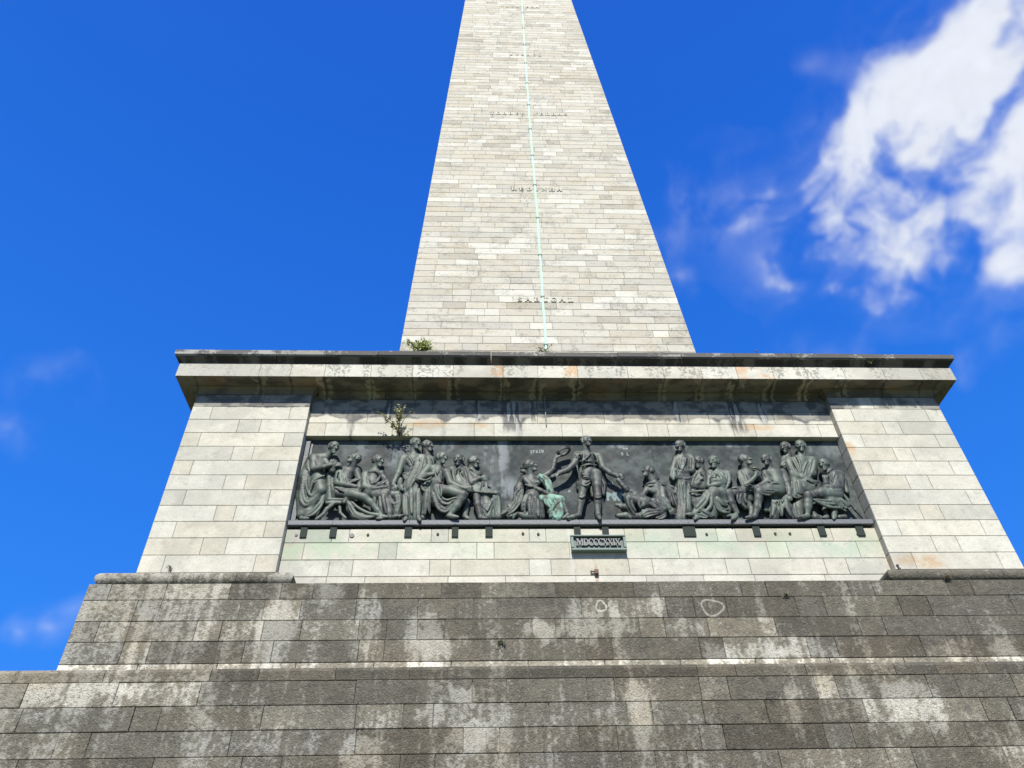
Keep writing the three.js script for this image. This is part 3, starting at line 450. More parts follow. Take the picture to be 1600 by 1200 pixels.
class Body {
  constructor() { this.prims = []; this.bare = []; this.cloth = 0.0018; }
  // tapered capsule between a and b; flute: [count, amplitude, phase] round its axis
  cap(a, b, ra, rb, k = 0.03, sign = 1, flute = null) { this.prims.push({ a: a.clone(), b: b.clone(), ra, rb, k, sign, flute }); return this; }
  ball(a, r, k = 0.02, sign = 1) { return this.cap(a, a, r, r, k, sign); }
  chain(list, k = 0.03, flute = null) { const p = list.map(([x, y, d]) => Q(x, y, d)); if (p.length === 1) this.ball(p[0], list[0][3], k); for (let i = 0; i + 1 < p.length; i++) { const s = (r) => (r > 0.13 ? r * 0.93 : r > 0.055 ? r * 0.9 : r); this.cap(p[i], p[i + 1], s(list[i][3]), s(list[i + 1][3]), k * 0.85, 1, flute); }; return this; }
  fold(pts, r, k = 0.02, sign = 1) {                            // one ridge of cloth along a curve of points
    const c = new THREE.CatmullRomCurve3(pts), n = Math.max(6, pts.length * 4), q = c.getPoints(n);
    for (let i = 0; i < n; i++) { const f = (t) => r * (0.45 + 0.55 * Math.sin(Math.PI * Math.min(1, 0.12 + 0.86 * t))); this.cap(q[i], q[i + 1], f(i / n), f((i + 1) / n), k, sign); }
  }
  fan(A_, B_, n, r, k = 0.026) {                                 // ridges running from curve A to curve B with cut creases between them
    n = n > 3 ? Math.max(3, Math.round(n * 0.72)) : n; r = Math.max(0.021, r * 1.15);
    const at = (t, dd, sd) => A_.map((a, j) => { const b = B_[j], q = [0, 1, 2].map((c) => a[c] + (b[c] - a[c]) * t); return Q(q[0] + (hash(sd, j, 3) - 0.5) * 10, q[1] + (hash(sd, j, 4) - 0.5) * 8, q[2] + dd); });
    const id = this.prims.length, H = (i, q) => hash(id, i, 70 + q), trim = (l, i) => { const c = new THREE.CatmullRomCurve3(l), a = 0.22 * H(i, 1), b = 1 - 0.3 * H(i, 2) * H(i, 3); return Array.from({ length: 6 }, (_, j) => c.getPoint(a + (b - a) * j / 5)); }, tt = (i) => Math.min(1, Math.max(0, n > 1 ? (i + (H(Math.round(i * 2), 4) - 0.5) * 0.7) / (n - 1) : 0.5));
    for (let i = 0; i < n; i++) this.fold(trim(at(tt(i), -0.006 - 0.012 * H(i, 5), i), i), r * (0.72 + 0.75 * H(i, 6)), k);
    for (let i = 0; i + 1 < n; i++) if (H(i, 7) > 0.2) this.fold(trim(at(tt(i + 0.5), 0.030, i), i + 40), Math.max(0.017, r * (0.6 + 0.5 * H(i, 8))), 0.018, -1);
  }
  head(zx, zy, d, yaw, tilt, style = 'short', s0 = 1, neck = null) {
    const s = s0 * 1.0;
    const c = Q(zx, zy, d), y = yaw * Math.PI / 180, t = tilt * Math.PI / 180;
    const f = new THREE.Vector3(Math.sin(y) * Math.cos(t), Math.sin(t), Math.cos(y) * Math.cos(t)), sd = new THREE.Vector3(Math.cos(y), 0, -Math.sin(y)), u = new THREE.Vector3().crossVectors(f, sd);
    this.bare.push([c.x, c.y, c.z, 0.21 * s]);
    const P = (F, U, S2 = 0) => c.clone().addScaledVector(f, F * s).addScaledVector(u, U * s).addScaledVector(sd, S2 * s), R = (r) => r * s;
    this.cap(P(-0.03, 0.045), P(0.025, 0.05), R(0.108), R(0.098), 0.03).cap(P(0.03, -0.03), P(0.058, -0.105), R(0.083), R(0.045), 0.03);
    this.cap(P(0.055, 0.0, 0.05), P(0.055, 0.0, -0.05), R(0.05), R(0.05), 0.03);                                  // cheeks
    this.cap(P(0.098, 0.035, 0.045), P(0.098, 0.035, -0.045), R(0.026), R(0.026), 0.012);                         // brow
    this.ball(P(0.124, 0.003, 0.039), R(0.022), 0.012, -1).ball(P(0.124, 0.003, -0.039), R(0.022), 0.012, -1);    // eye sockets
    this.ball(P(0.098, 0.004, 0.038), R(0.013), 0.006).ball(P(0.098, 0.004, -0.038), R(0.013), 0.006);
    this.cap(P(0.11, 0.025), P(0.142, -0.038), R(0.016), R(0.024), 0.010);                                        // nose
    this.cap(P(0.108, -0.074, 0.022), P(0.108, -0.074, -0.022), R(0.013), R(0.013), 0.008).cap(P(0.104, -0.094, 0.018), P(0.104, -0.094, -0.018), R(0.013), R(0.013), 0.008);   // lips
    this.ball(P(0.092, -0.128), R(0.032), 0.02);                                                                  // chin
    for (const q of [-1, 1]) this.cap(P(-0.01, 0.025, 0.105 * q), P(-0.005, -0.03, 0.1 * q), R(0.022), R(0.014), 0.008);
    if (neck) this.cap(P(-0.03, -0.06), Q(...neck), R(0.072), R(0.085), 0.03); else this.cap(P(-0.03, -0.06), P(-0.05, -0.22), R(0.07), R(0.08), 0.03);
    const bits = (n, cond, r0, r1, lift) => { for (let i = 0; i < n; i++) { const z = 1 - 2 * (i + 0.5) / n, a = i * 2.39996, q = Math.sqrt(1 - z * z), F = q * Math.cos(a), S2 = q * Math.sin(a); if (cond(F, z, S2)) { const v = P(-0.012 + F * lift, 0.045 + z * lift, S2 * lift * 0.96); this.ball(v, R(r0 + (r1 - r0) * hash(i, 3, 8)), 0.005); } } };
    if (style === 'curly') bits(90, (F, z) => F < 0.42 + z * 0.75 && z > -0.62 && !(F > 0.35 && z < 0.45), 0.024, 0.036, 0.104);
    if (style === 'short') bits(100, (F, z) => F < 0.30 + z * 0.6 && z > -0.55 && !(F > 0.3 && z < 0.5), 0.019, 0.028, 0.103);
    if (style === 'bald') bits(120, (F, z, S2) => F < 0.25 && z < 0.25 && z > -0.6, 0.015, 0.022, 0.104);
    if (style === 'woman') { bits(100, (F, z) => F < 0.38 + z * 0.6 && z > -0.7, 0.028, 0.042, 0.108); for (let i = 0; i < 7; i++) this.ball(P(-0.15 + 0.05 * Math.cos(i * 0.9), 0.0 + 0.06 * Math.sin(i * 0.9), 0.03 * Math.cos(i * 2)), R(0.045), 0.01); this.cap(P(-0.12, -0.02), P(-0.11, -0.13), R(0.05), R(0.03), 0.02); }
    if (style === 'beard') { bits(150, (F, z) => F < 0.30 + z * 0.6 && z > -0.55 && !(F > 0.3 && z < 0.5), 0.018, 0.024, 0.105); for (let i = 0; i < 26; i++) { const a = (i / 25 - 0.5) * 2.6; this.ball(P(0.075 * Math.cos(a) + 0.02 - 0.01 * (i % 3), -0.115 - 0.03 * (i % 3) + 0.03 * Math.abs(a) * 0.7, 0.075 * Math.sin(a)), R(0.026), 0.01); } }
    return this;
  }
  // a hand with a palm, four fingers and a thumb; across is the row of the knuckles
  hand(w, dir, across, curl = 0.5, s = 1.1, thumb = 1) {
    const d = dir.clone().normalize(), a = across.clone().addScaledVector(d, -across.dot(d)).normalize(), n = new THREE.Vector3().crossVectors(d, a);
    const P = (x, y, z) => w.clone().addScaledVector(d, x * s).addScaledVector(a, y * s).addScaledVector(n, z * s);
    this.bare.push([w.x + d.x * 0.09, w.y + d.y * 0.09, w.z + d.z * 0.09, 0.16]);
    for (let i = 0; i < 4; i++) {
      const y = (i - 1.5) * 0.026, L = [0.070, 0.082, 0.078, 0.060][i], k = P(0.095, y, 0), m = P(0.095 + L * 0.5 * Math.cos(curl * 0.6), y * 1.12, -L * 0.5 * Math.sin(curl * 0.6)), e = P(0.095 + L * (0.5 * Math.cos(curl * 0.6) + 0.5 * Math.cos(curl * 1.6)), y * 1.15, -L * (0.5 * Math.sin(curl * 0.6) + 0.5 * Math.sin(curl * 1.6)));
      this.cap(P(0.01, y * 0.7, 0), k, 0.022 * s, 0.017 * s, 0.012); this.cap(k, m, 0.0135 * s, 0.0125 * s, 0.005).cap(m, e, 0.0125 * s, 0.0105 * s, 0.004);
    }
    const t0 = P(0.025, 0.038 * thumb, -0.004), t1 = P(0.07, 0.068 * thumb, -0.015), t2 = P(0.105, 0.07 * thumb, -0.022);
    this.cap(t0, t1, 0.018 * s, 0.015 * s, 0.01).cap(t1, t2, 0.014 * s, 0.011 * s, 0.005);
    return this;
  }
  handAt(zx, zy, d, tx, ty, td, curl = 0.5, ac = [0, 1, 0.3], thumb = 1) { const w = Q(zx, zy, d), e = Q(tx, ty, td); return this.hand(w, e.sub(w), new THREE.Vector3(...ac), curl, 1.1, thumb); }
  foot(zx, zy, d, tx, ty, td, r = 0.045) { const a = Q(zx, zy, d), b = Q(tx, ty, td); this.cap(a, a.clone().lerp(b, 0.55).add(new THREE.Vector3(0, -0.012, 0)), r * 1.15, r * 0.95, 0.02).cap(a.clone().lerp(b, 0.5), b, r * 0.95, r * 0.62, 0.02); return this; }
  mesh(green = 0.3, cell = 0.0105, sd = 0) {
    const lo = new THREE.Vector3(9, 9, 9), hi = new THREE.Vector3(-9, -9, -9);
    for (const q of this.prims) if (q.sign > 0) { const r = Math.max(q.ra, q.rb) + 0.02 + (q.flute ? q.flute[1] : 0); for (const e of [q.a, q.b]) { lo.min(e.clone().subScalar(r)); hi.max(e.clone().addScalar(r)); } }
    lo.z = Math.max(lo.z, PLATE - 0.012); lo.y = Math.max(lo.y, SHELF_Y - 0.10);
    const nx = Math.ceil((hi.x - lo.x) / cell) + 2, ny = Math.ceil((hi.y - lo.y) / cell) + 2, nz = Math.ceil((hi.z - lo.z) / cell) + 2, F = new Float32Array(nx * ny * nz).fill(0.3);
    for (const { a, b, ra, rb, k, sign, flute } of this.prims) {
      const m = Math.max(ra, rb) + k + cell * 2.5 + (flute ? flute[1] : 0), abx = b.x - a.x, aby = b.y - a.y, abz = b.z - a.z, L2 = abx * abx + aby * aby + abz * abz + 1e-9;
      const i0 = Math.max(0, Math.floor((Math.min(a.x, b.x) - m - lo.x) / cell)), i1 = Math.min(nx - 1, Math.ceil((Math.max(a.x, b.x) + m - lo.x) / cell)), j0 = Math.max(0, Math.floor((Math.min(a.y, b.y) - m - lo.y) / cell)), j1 = Math.min(ny - 1, Math.ceil((Math.max(a.y, b.y) + m - lo.y) / cell)), k0 = Math.max(0, Math.floor((Math.min(a.z, b.z) - m - lo.z) / cell)), k1 = Math.min(nz - 1, Math.ceil((Math.max(a.z, b.z) + m - lo.z) / cell));
      for (let kk = k0; kk <= k1; kk++) for (let j = j0; j <= j1; j++) for (let i = i0; i <= i1; i++) {
        const px = lo.x + i * cell - a.x, py = lo.y + j * cell - a.y, pz = lo.z + kk * cell - a.z; let t = (px * abx + py * aby + pz * abz) / L2; t = t < 0 ? 0 : t > 1 ? 1 : t;
        const dx = px - t * abx, dy = py - t * aby, dz = pz - t * abz; let d = Math.sqrt(dx * dx + dy * dy + dz * dz) - (ra + (rb - ra) * t);
        if (flute) { const th = Math.atan2(dx, dz), w = Math.sin(th * flute[0] + flute[2] + 1.2 * Math.sin(py * 5 + flute[2] * 3 + th)); d -= flute[1] * (w > 0 ? w : w * 0.7); }
        const o = (kk * ny + j) * nx + i, f = F[o];
        if (sign > 0) { const h = Math.max(k - Math.abs(f - d), 0) / k; F[o] = Math.min(f, d) - h * h * k * 0.25; } else { const e = -d, h = Math.max(k - Math.abs(f - e), 0) / k; F[o] = Math.max(f, e) + h * h * k * 0.25; }
      }
    }
    // cloth: shallow ridges of changing direction away from heads and hands, and casting unevenness
    for (let kk = 0; kk < nz; kk++) for (let j = 0; j < ny; j++) for (let i = 0; i < nx; i++) {
      const o = (kk * ny + j) * nx + i, f = F[o]; if (f > 0.016 || f < -0.016) continue; const x = lo.x + i * cell, y = lo.y + j * cell, z = lo.z + kk * cell; let keep = 1;
      for (const [hx, hy, hz, hr] of this.bare) { const e = Math.hypot(x - hx, y - hy, z - hz); if (e < hr) keep = Math.min(keep, sst(hr * 0.7, hr, e)); }
      if (keep <= 0) { continue; }
      const th = 0.5 + 2.2 * (vn3(x * 2.3 + sd, y * 1.7, z * 2, 600) - 0.5), wv = (x * Math.cos(th) + y * Math.sin(th) * 0.55 + z * 0.5) * 48 + 6 * vn3(x * 6, y * 3, z * 6, 620), r = Math.sin(wv), am = this.cloth * sst(0.25, 0.6, vn3(x * 5 + 3, y * 4, z * 5, 630));
      F[o] = f - keep * am * (r > 0 ? r : r * 0.8) - 0.0025 * (vn3(x * 31 + y * 17, y * 33 - x * 14, z * 37 + y * 9, 610) - 0.5);
    }
    // surface nets
    const idx = new Int32Array(nx * ny * nz).fill(-1), pos = [], tri = [], sx = 1, sy = nx, sz = nx * ny;
    const corner = [0, sx, sy, sx + sy, sz, sx + sz, sy + sz, sx + sy + sz], edges = [[0, 1], [2, 3], [4, 5], [6, 7], [0, 2], [1, 3], [4, 6], [5, 7], [0, 4], [1, 5], [2, 6], [3, 7]];
    for (let kk = 0; kk < nz - 1; kk++) for (let j = 0; j < ny - 1; j++) for (let i = 0; i < nx - 1; i++) {
      const o = (kk * ny + j) * nx + i; let mask = 0; for (let c = 0; c < 8; c++) if (F[o + corner[c]] < 0) mask |= 1 << c; if (mask === 0 || mask === 255) continue;
      let X = 0, Y = 0, Z = 0, n = 0;
      for (const [p, q] of edges) { const a = (mask >> p) & 1, b = (mask >> q) & 1; if (a === b) continue; const fa = F[o + corner[p]], fb = F[o + corner[q]], t = fa / (fa - fb); X += (p & 1) + ((q & 1) - (p & 1)) * t; Y += ((p >> 1) & 1) + (((q >> 1) & 1) - ((p >> 1) & 1)) * t; Z += (p >> 2) + ((q >> 2) - (p >> 2)) * t; n++; }
      idx[o] = pos.length / 3; pos.push(lo.x + (i + X / n) * cell, lo.y + (j + Y / n) * cell, lo.z + (kk + Z / n) * cell);
    }
    for (let kk = 1; kk < nz - 1; kk++) for (let j = 1; j < ny - 1; j++) for (let i = 1; i < nx - 1; i++) {
      const o = (kk * ny + j) * nx + i, s0 = F[o] < 0;
      const quad = (a, b, c, d, flip) => { if (a < 0 || b < 0 || c < 0 || d < 0) return; if (flip) tri.push(a, c, b, a, d, c); else tri.push(a, b, c, a, c, d); };
      if (s0 !== F[o + sx] < 0) quad(idx[o - sy - sz], idx[o - sz], idx[o], idx[o - sy], !s0);
      if (s0 !== F[o + sy] < 0) quad(idx[o - sx - sz], idx[o - sx], idx[o], idx[o - sz], !s0);
      if (s0 !== F[o + sz] < 0) quad(idx[o - sx - sy], idx[o - sy], idx[o], idx[o - sx], !s0);
    }
    for (let i = 2; i < pos.length; i += 3) pos[i] = PLATE + (pos[i] - PLATE) * FLAT;
    const col = [];
    for (let i = 0; i < pos.length; i += 3) {
      const n = fbm3(pos[i] * 4 + sd, pos[i + 1] * 4, pos[i + 2] * 4, 4, 400), m = fbm3(pos[i] * 19, pos[i + 1] * 12, pos[i + 2] * 19, 3, 440), r = fbm3(pos[i] * 9, pos[i + 1] * 2.2, pos[i + 2] * 9, 3, 470);
      let c = mixc([0.019, 0.022, 0.023], [0.052, 0.058, 0.056], sst(0.3, 0.7, m));
      c = mixc(c, [0.072, 0.092, 0.078], sst(0.56 - green * 0.3, 0.80 - green * 0.3, n * 0.7 + r * 0.4));
      if (green > 0.9) c = mixc(c, [0.17, 0.31, 0.25], sst(0.40, 0.60, n * 0.45 + m * 0.3 + r * 0.3));
      c = mixc(c, [0.20, 0.235, 0.225], sst(0.66, 0.80, r) * sst(0.45, 0.65, m) * 0.55);
      col.push(...c);
    }
    const g = new THREE.BufferGeometry(); g.setAttribute('position', new THREE.Float32BufferAttribute(pos, 3)); g.setAttribute('color', new THREE.Float32BufferAttribute(col, 3)); g.setIndex(tri); g.computeVertexNormals(); return g;
  }
}
const relief = thing('bronze_relief', 'long dark bronze relief of robed figures set in the recessed panel', 'relief');
let figNo = 0;
const fig = (label, green, build, reg) => { REG = [reg, reg === 860 ? 675 : 680]; const b = new Body(); build(b); return part('figure', b.mesh(green, 0.0105, ++figNo * 3.1), M_BR, relief, label); };

// ground plate with run-off, bloom and scratched names
{
  const x0 = -5.94, x1 = 5.94, y0 = 1.09, y1 = 3.42, PL = (px, py) => W(px, py, PLATE);
  const sp = PL(829, 708), sl = PL(971, 711), sl2 = PL(974, 702), paw = PL(950, 781), ar = PL(950, 757), a2 = PL(888, 769);
  const scr = strokes([...scrawl('SPAIN', sp.x, sp.y, 0.035, 0.075, 0.062, 0.004), ...scrawl('SL', sl.x, sl.y, 0.04, 0.07, 0.13, -0.006), ...scrawl('NW', sl2.x, sl2.y, 0.04, 0.04, 0.06), ...scrawl('ALL', ar.x, ar.y, 0.03, 0.05, 0.05), ...scrawl('A', a2.x, a2.y, 0.05, 0.06, 0.05)]);
  const fat = strokes(scrawl('POW', paw.x, paw.y, 0.08, 0.17, 0.105));
  const stain = [[775, 705, .28, .65, 1], [785, 762, .32, .25, .9], [622, 705, .25, .5, .7], [560, 700, .25, .4, .45], [700, 697, .12, .15, .6], [966, 697, .18, .06, .9], [1050, 697, .3, .10, .8], [1150, 696, .25, .06, .9], [660, 700, .12, .4, .5], [1290, 700, .5, .2, .4], [795, 790, .25, .3, .45], [1020, 710, .3, .3, .3]].map(([px, py, a, b, s]) => { const p = PL(px, py); return [p.x, p.y, a, b, s]; });
  const tex = makeTex(2048, 448, (u, v) => {
    const x = x0 + u * (x1 - x0), y = y0 + v * (y1 - y0), n = fbm(x * 2.2, y * 2.6, 5, 501), m = fbm(x * 11, y * 11, 4, 502), run = fbm(x * 9, y * 0.9, 4, 503);
    let c = mixc([0.024, 0.031, 0.034], [0.078, 0.091, 0.092], sst(0.3, 0.7, n * 0.6 + m * 0.4)); c = mixc(c, [0.050, 0.047, 0.046], sst(0.56, 0.72, fbm(x * 1.4 + 7, y * 2, 4, 504)) * 0.5); c = mixc(c, [0.062, 0.085, 0.075], sst(0.58, 0.75, fbm(x * 1.2 + 17, y * 1.1, 4, 505)) * 0.6);
    for (const [sx, sy, a, b, s] of stain) { const q = ((x - sx) / a) ** 2 + ((y - sy) / b) ** 2; if (q < 3) c = mixc(c, [0.20, 0.22, 0.24], s * sst(2, 0.1, q) * sst(0.42, 0.68, run * 0.75 + m * 0.3) * 0.85); }
    const e = scr(x, y); if (e < 0.02) c = mixc(c, [0.24, 0.26, 0.25], sst(0.011, 0.005, e)); const f = fat(x, y); if (f < 0.06) c = mixc(c, [0.20, 0.28, 0.29], sst(0.034, 0.016, f + 0.014 * (m - 0.5)) * 0.8);
    return c;
  });
  const g = bx(x0, x1, y0, 3.372, PLATE - 0.06, PLATE); const uv = g.attributes.uv, ps = g.attributes.position; for (let i = 0; i < uv.count; i++) uv.setXY(i, (ps.getX(i) - x0) / (x1 - x0), (ps.getY(i) - y0) / (y1 - y0));
  part('ground_plate', g, new THREE.MeshPhysicalMaterial({ name: 'weathered bronze plate', map: tex, roughness: 0.75, metalness: 0, specularIntensity: 0.45, bumpMap: bump(5, 1.2), bumpScale: 0.0025 }), relief);
  const br = mat({ name: 'bronze ledge', color: new THREE.Color(0.12, 0.126, 0.138), roughness: 0.5, metalness: 0.2, bumpMap: bump(6, 1), bumpScale: 0.004 });
  const cut = [-5.94, ...[520, 640, 712, 765, 905, 1075, 1185, 1285].map((px) => W(px, 815, LEDGE_Z).x), 5.94];
  for (let i = 0; i + 1 < cut.length; i++) part('ledge', moulding(cut[i] + 0.003, cut[i + 1] - 0.003, 0, 0, [[-0.02, 1.083], [0.0, 1.088], [0.003, 1.10], [0.003, 1.188], [-0.006, SHELF_Y], [-0.22, SHELF_Y]], -0.42, LEDGE_Z, (x, l) => [x, l], [1, 1, 1]), br, relief);
  part('side_strip', bx(-5.94, -5.85, SHELF_Y, 3.33, PLATE + 0.001, PLATE + 0.055), br, relief); part('side_strip', bx(-5.83, -5.79, SHELF_Y, 3.25, PLATE + 0.001, PLATE + 0.03), br, relief);
  const gm = mat({ name: 'green bronze bracket', color: new THREE.Color(0.018, 0.026, 0.023), roughness: 0.9 });
  for (const [px, w] of [[475, 10], [521, 10], [638, 11], [711, 10], [764, 11], [902, 10], [946, 10], [1077, 19], [1182, 11], [1284, 11], [1344, 12]]) { const p = W(px, 829, REC + 0.02), h = w / 76 / 2; part('bracket', bx(p.x - h, p.x + h, 0.835, 1.082, REC - 0.01, REC + 0.03), gm, relief); }
}
// date plaque
{
  const a = W(893, 862, REC + 0.06), b = W(976, 837, REC + 0.06), cx = (a.x + b.x) / 2, cy = (a.y + b.y) / 2, w = (b.x - a.x) / 2, h = (b.y - a.y) / 2;
  const t = thing('date_plaque', 'small framed bronze plaque reading MDCCCXXIX below the relief', 'plaque', [cx, cy, REC]);
  const pm = mat({ name: 'plaque bronze', color: new THREE.Color(0.08, 0.10, 0.095), roughness: 0.55, metalness: 0.15 }), lm = mat({ name: 'raised bronze letter', color: new THREE.Color(0.12, 0.125, 0.132), roughness: 0.5, metalness: 0.15 }), fm = mat({ name: 'verdigris frame', color: new THREE.Color(0.12, 0.165, 0.15), roughness: 0.6 });
  part('panel', bx(-w * 0.94, w * 0.94, -h * 0.8, h * 0.8, 0.0, 0.055), pm, t);
  const fr = (x0, x1, y0, y1) => part('frame_bar', moulding(x0, x1, 0, 0, [[0.02, y0], [0.115, y0 + 0.004], [0.12, y0 + 0.012], [0.12, y1 - 0.012], [0.06, y1]], -0.001, 0, (x, l) => [x, l], [1, 1, 1]), fm, t);
  fr(-w, w, h - 0.045, h); fr(-w, w, -h, -h + 0.06); fr(-w, -w + 0.05, -h + 0.061, h - 0.046); fr(w - 0.05, w, -h + 0.061, h - 0.046);
  [...'MDCCCXXIX'].reduce((x, ch) => { const wd = { M: 1.25, I: 0.5, D: 1.0 }[ch] || 0.92; const g = new TextGeometry(ch, { font: globalThis.__font, size: 0.155, depth: 0.03, curveSegments: 4, bevelEnabled: true, bevelThickness: 0.006, bevelSize: 0.003, bevelSegments: 1 }); g.computeBoundingBox(); const q = g.boundingBox; g.translate(-(q.min.x + q.max.x) / 2, 0, 0).scale(0.78, 1, 1); const o = part('letter', g, lm, t); o.position.set(x + wd * 0.052, -0.055, 0.054); return x + wd * 0.104; }, -0.43);
}

// ---- the figures, from left to right; joints read off the photograph, depth out from the plate
fig('standing bald bearded man in a long toga leaning over a chair with clasped hands', 0.6, (b) => {
  b.head(605, 170, 0.31, 38, -12, 'bald', 1.06, [520, 290, 0.22]);
  b.chain([[430, 320, .17, .16], [400, 470, .16, .155], [400, 610, .15, .15]], 0.06);
  b.chain([[335, 300, .20, .105], [470, 300, .22, .10]], 0.06);
  b.chain([[335, 300, .22, .10], [345, 445, .30, .085], [480, 425, .37, .062], [565, 400, .40, .045]], 0.03); b.handAt(560, 400, .40, 640, 340, .42, 0.5, [0, 1, .4]);
  b.chain([[480, 330, .22, .08], [600, 470, .30, .07], [625, 400, .36, .05]], 0.03); b.handAt(610, 410, .36, 690, 385, .38, 0.4, [0, 1, -.2]);
  b.chain([[400, 610, .16, .15], [440, 740, .20, .12], [330, 890, .15, .085], [220, 970, .12, .07]], 0.05);
  b.chain([[330, 330, .08, .15], [240, 560, .06, .16], [200, 820, .05, .15], [190, 1060, .06, .13]], 0.08); b.chain([[430, 640, .08, .16], [380, 850, .07, .16], [280, 1040, .07, .12], [260, 1110, .09, .06]], 0.08);
  b.fan([[280, 270, .2], [250, 420, .2], [330, 540, .24]], [[310, 260, .22], [290, 420, .24], [350, 500, .26]], 2, .022);
  b.fan([[250, 330, .18], [190, 620, .2], [180, 860, .2], [240, 945, .2], [360, 850, .22], [460, 760, .25]], [[270, 450, .2], [240, 640, .22], [280, 780, .23], [320, 815, .24], [370, 780, .26], [400, 760, .28]], 3, .024);
  b.fan([[140, 1075, .16], [270, 1050, .2], [380, 950, .22], [460, 850, .2], [500, 640, .2]], [[150, 1105, .17], [320, 1075, .2], [430, 970, .2], [490, 820, .18], [520, 640, .16]], 2, .024);
  b.fold([Q(310, 690, .28), Q(330, 620, .3), Q(430, 560, .3), Q(490, 540, .28)], .026); b.fold([Q(300, 740, .26), Q(320, 660, .28), Q(390, 610, .3)], .02);
  b.foot(180, 1110, .20, 270, 1118, .26);
}, 450);
REG = [450, 680];
{ const b = new Body();                                        // klismos chair
  b.chain([[545, 520, .20, .05], [555, 680, .19, .05], [560, 850, .19, .05]], 0.02); b.chain([[590, 520, .19, .045], [600, 690, .17, .045], [660, 850, .17, .045]], 0.02); b.chain([[505, 525, .18, .03], [620, 520, .18, .03]], .02);
  b.chain([[545, 860, .25, .035], [780, 865, .25, .035]], 0.02); b.chain([[530, 905, .25, .04], [700, 905, .25, .04]], 0.02); b.chain([[600, 925, .24, .05], [520, 990, .24, .045], [470, 1060, .24, .04], [380, 1125, .24, .035]], 0.02); b.chain([[690, 930, .2, .035], [700, 1040, .2, .03], [770, 1110, .2, .03]], 0.02);
  b.chain([[540, 700, .08, .12], [560, 900, .08, .12]], 0.06);
  part('chair', b.mesh(0.6, 0.0115, 40), M_BR, relief, 'curved-leg chair under the leaning man'); }
fig('seated man with thrown-back head looking up, cloak across his knees', 0.35, (b) => {
  b.head(885, 325, 0.30, -48, 22, 'curly', 1.04, [850, 470, .22]);
  b.chain([[800, 500, .18, .16], [740, 640, .17, .16], [720, 770, .16, .15]], 0.06); b.chain([[700, 470, .20, .10], [920, 480, .17, .10]], 0.06);
  b.chain([[690, 470, .22, .10], [665, 640, .28, .09], [800, 670, .33, .07], [905, 690, .33, .05]], 0.03); b.handAt(900, 690, .33, 985, 730, .33, 0.7, [0, 1, .2]);
  b.chain([[925, 500, .18, .09], [965, 620, .2, .08], [950, 700, .24, .06]], 0.04);
  b.chain([[710, 775, .22, .14], [860, 790, .28, .125], [1010, 830, .30, .10], [1110, 900, .27, .085], [1200, 1010, .25, .065], [1250, 1070, .25, .045]], 0.04); b.foot(1225, 1085, .27, 1330, 1095, .30);
  b.fan([[770, 520, .3], [800, 600, .33], [850, 610, .34], [960, 540, .3]], [[720, 470, .3], [760, 600, .32], [800, 640, .33], [980, 590, .28]], 4, .02); b.fan([[640, 480, .2], [620, 600, .2], [640, 700, .25]], [[720, 440, .28], [700, 560, .32], [720, 620, .34]], 3, .02);
  b.fan([[610, 650, .25], [680, 720, .28], [780, 740, .3]], [[620, 720, .25], [690, 760, .28], [760, 790, .32]], 2, .022);
  b.chain([[800, 880, .2, .07], [840, 990, .18, .09], [900, 1080, .18, .09], [1100, 1080, .18, .075], [1240, 1085, .2, .05]], 0.07);
  b.fan([[790, 860, .26], [830, 1000, .26], [900, 1100, .26], [1040, 1120, .26], [1180, 1090, .26]], [[830, 860, .28], [920, 960, .28], [1040, 1030, .28], [1140, 1060, .28], [1240, 1065, .28]], 3, .02);
  b.chain([[780, 850, .26, .05], [750, 900, .26, .05]], 0.03);
}, 450);
fig('young seated man in profile with curly hair, hands together on his lap', 0.3, (b) => {
  b.head(432, 355, 0.22, 52, -3, 'curly', 1.04, [400, 470, .16]);
  b.chain([[370, 530, .12, .16], [350, 650, .12, .17], [330, 750, .12, .16]], 0.06); b.chain([[265, 530, .12, .10], [470, 510, .12, .10]], 0.06);
  b.chain([[255, 540, .14, .10], [255, 690, .20, .085], [370, 715, .24, .06], [450, 710, .26, .045]], 0.03); b.handAt(445, 712, .26, 560, 722, .27, 0.4, [0, .8, .6]);
  b.chain([[480, 530, .12, .09], [560, 650, .14, .07], [570, 710, .22, .05]], 0.04); b.handAt(590, 735, .24, 500, 720, .26, .5, [0, 1, .2]);
  b.chain([[320, 780, .12, .14], [450, 800, .17, .13], [530, 800, .20, .115]], 0.05); b.chain([[530, 800, .20, .11], [560, 920, .17, .12], [580, 1060, .17, .12], [590, 1130, .17, .1]], 0.05); b.chain([[520, 800, .14, .12], [690, 800, .15, .10], [710, 930, .12, .10], [680, 1090, .12, .1]], 0.05);
  b.chain([[400, 830, .08, .12], [420, 980, .08, .13], [440, 1110, .08, .12]], 0.05);
  b.fan([[370, 800, .22], [360, 900, .2], [400, 1060, .18]], [[500, 800, .3], [520, 930, .3], [560, 1080, .3]], 4, .02); b.fan([[580, 800, .26], [640, 900, .24], [680, 1040, .22]], [[720, 790, .24], [730, 900, .22], [700, 1040, .2]], 3, .018); b.fold([Q(590, 810, .26), Q(640, 920, .24), Q(720, 880, .22), Q(745, 790, .2)], .018);
  b.fan([[300, 560, .26], [360, 660, .27], [420, 620, .28], [470, 540, .26]], [[290, 540, .24], [330, 660, .26], [460, 660, .26], [570, 600, .18]], 3, .018); b.fold([Q(320, 490, .25), Q(420, 490, .27), Q(470, 560, .24)], .03);
  b.foot(600, 1100, .25, 690, 1085, .30); b.foot(650, 1110, .2, 770, 1070, .27); b.foot(500, 1105, .27, 420, 1118, .31);
}, 540);
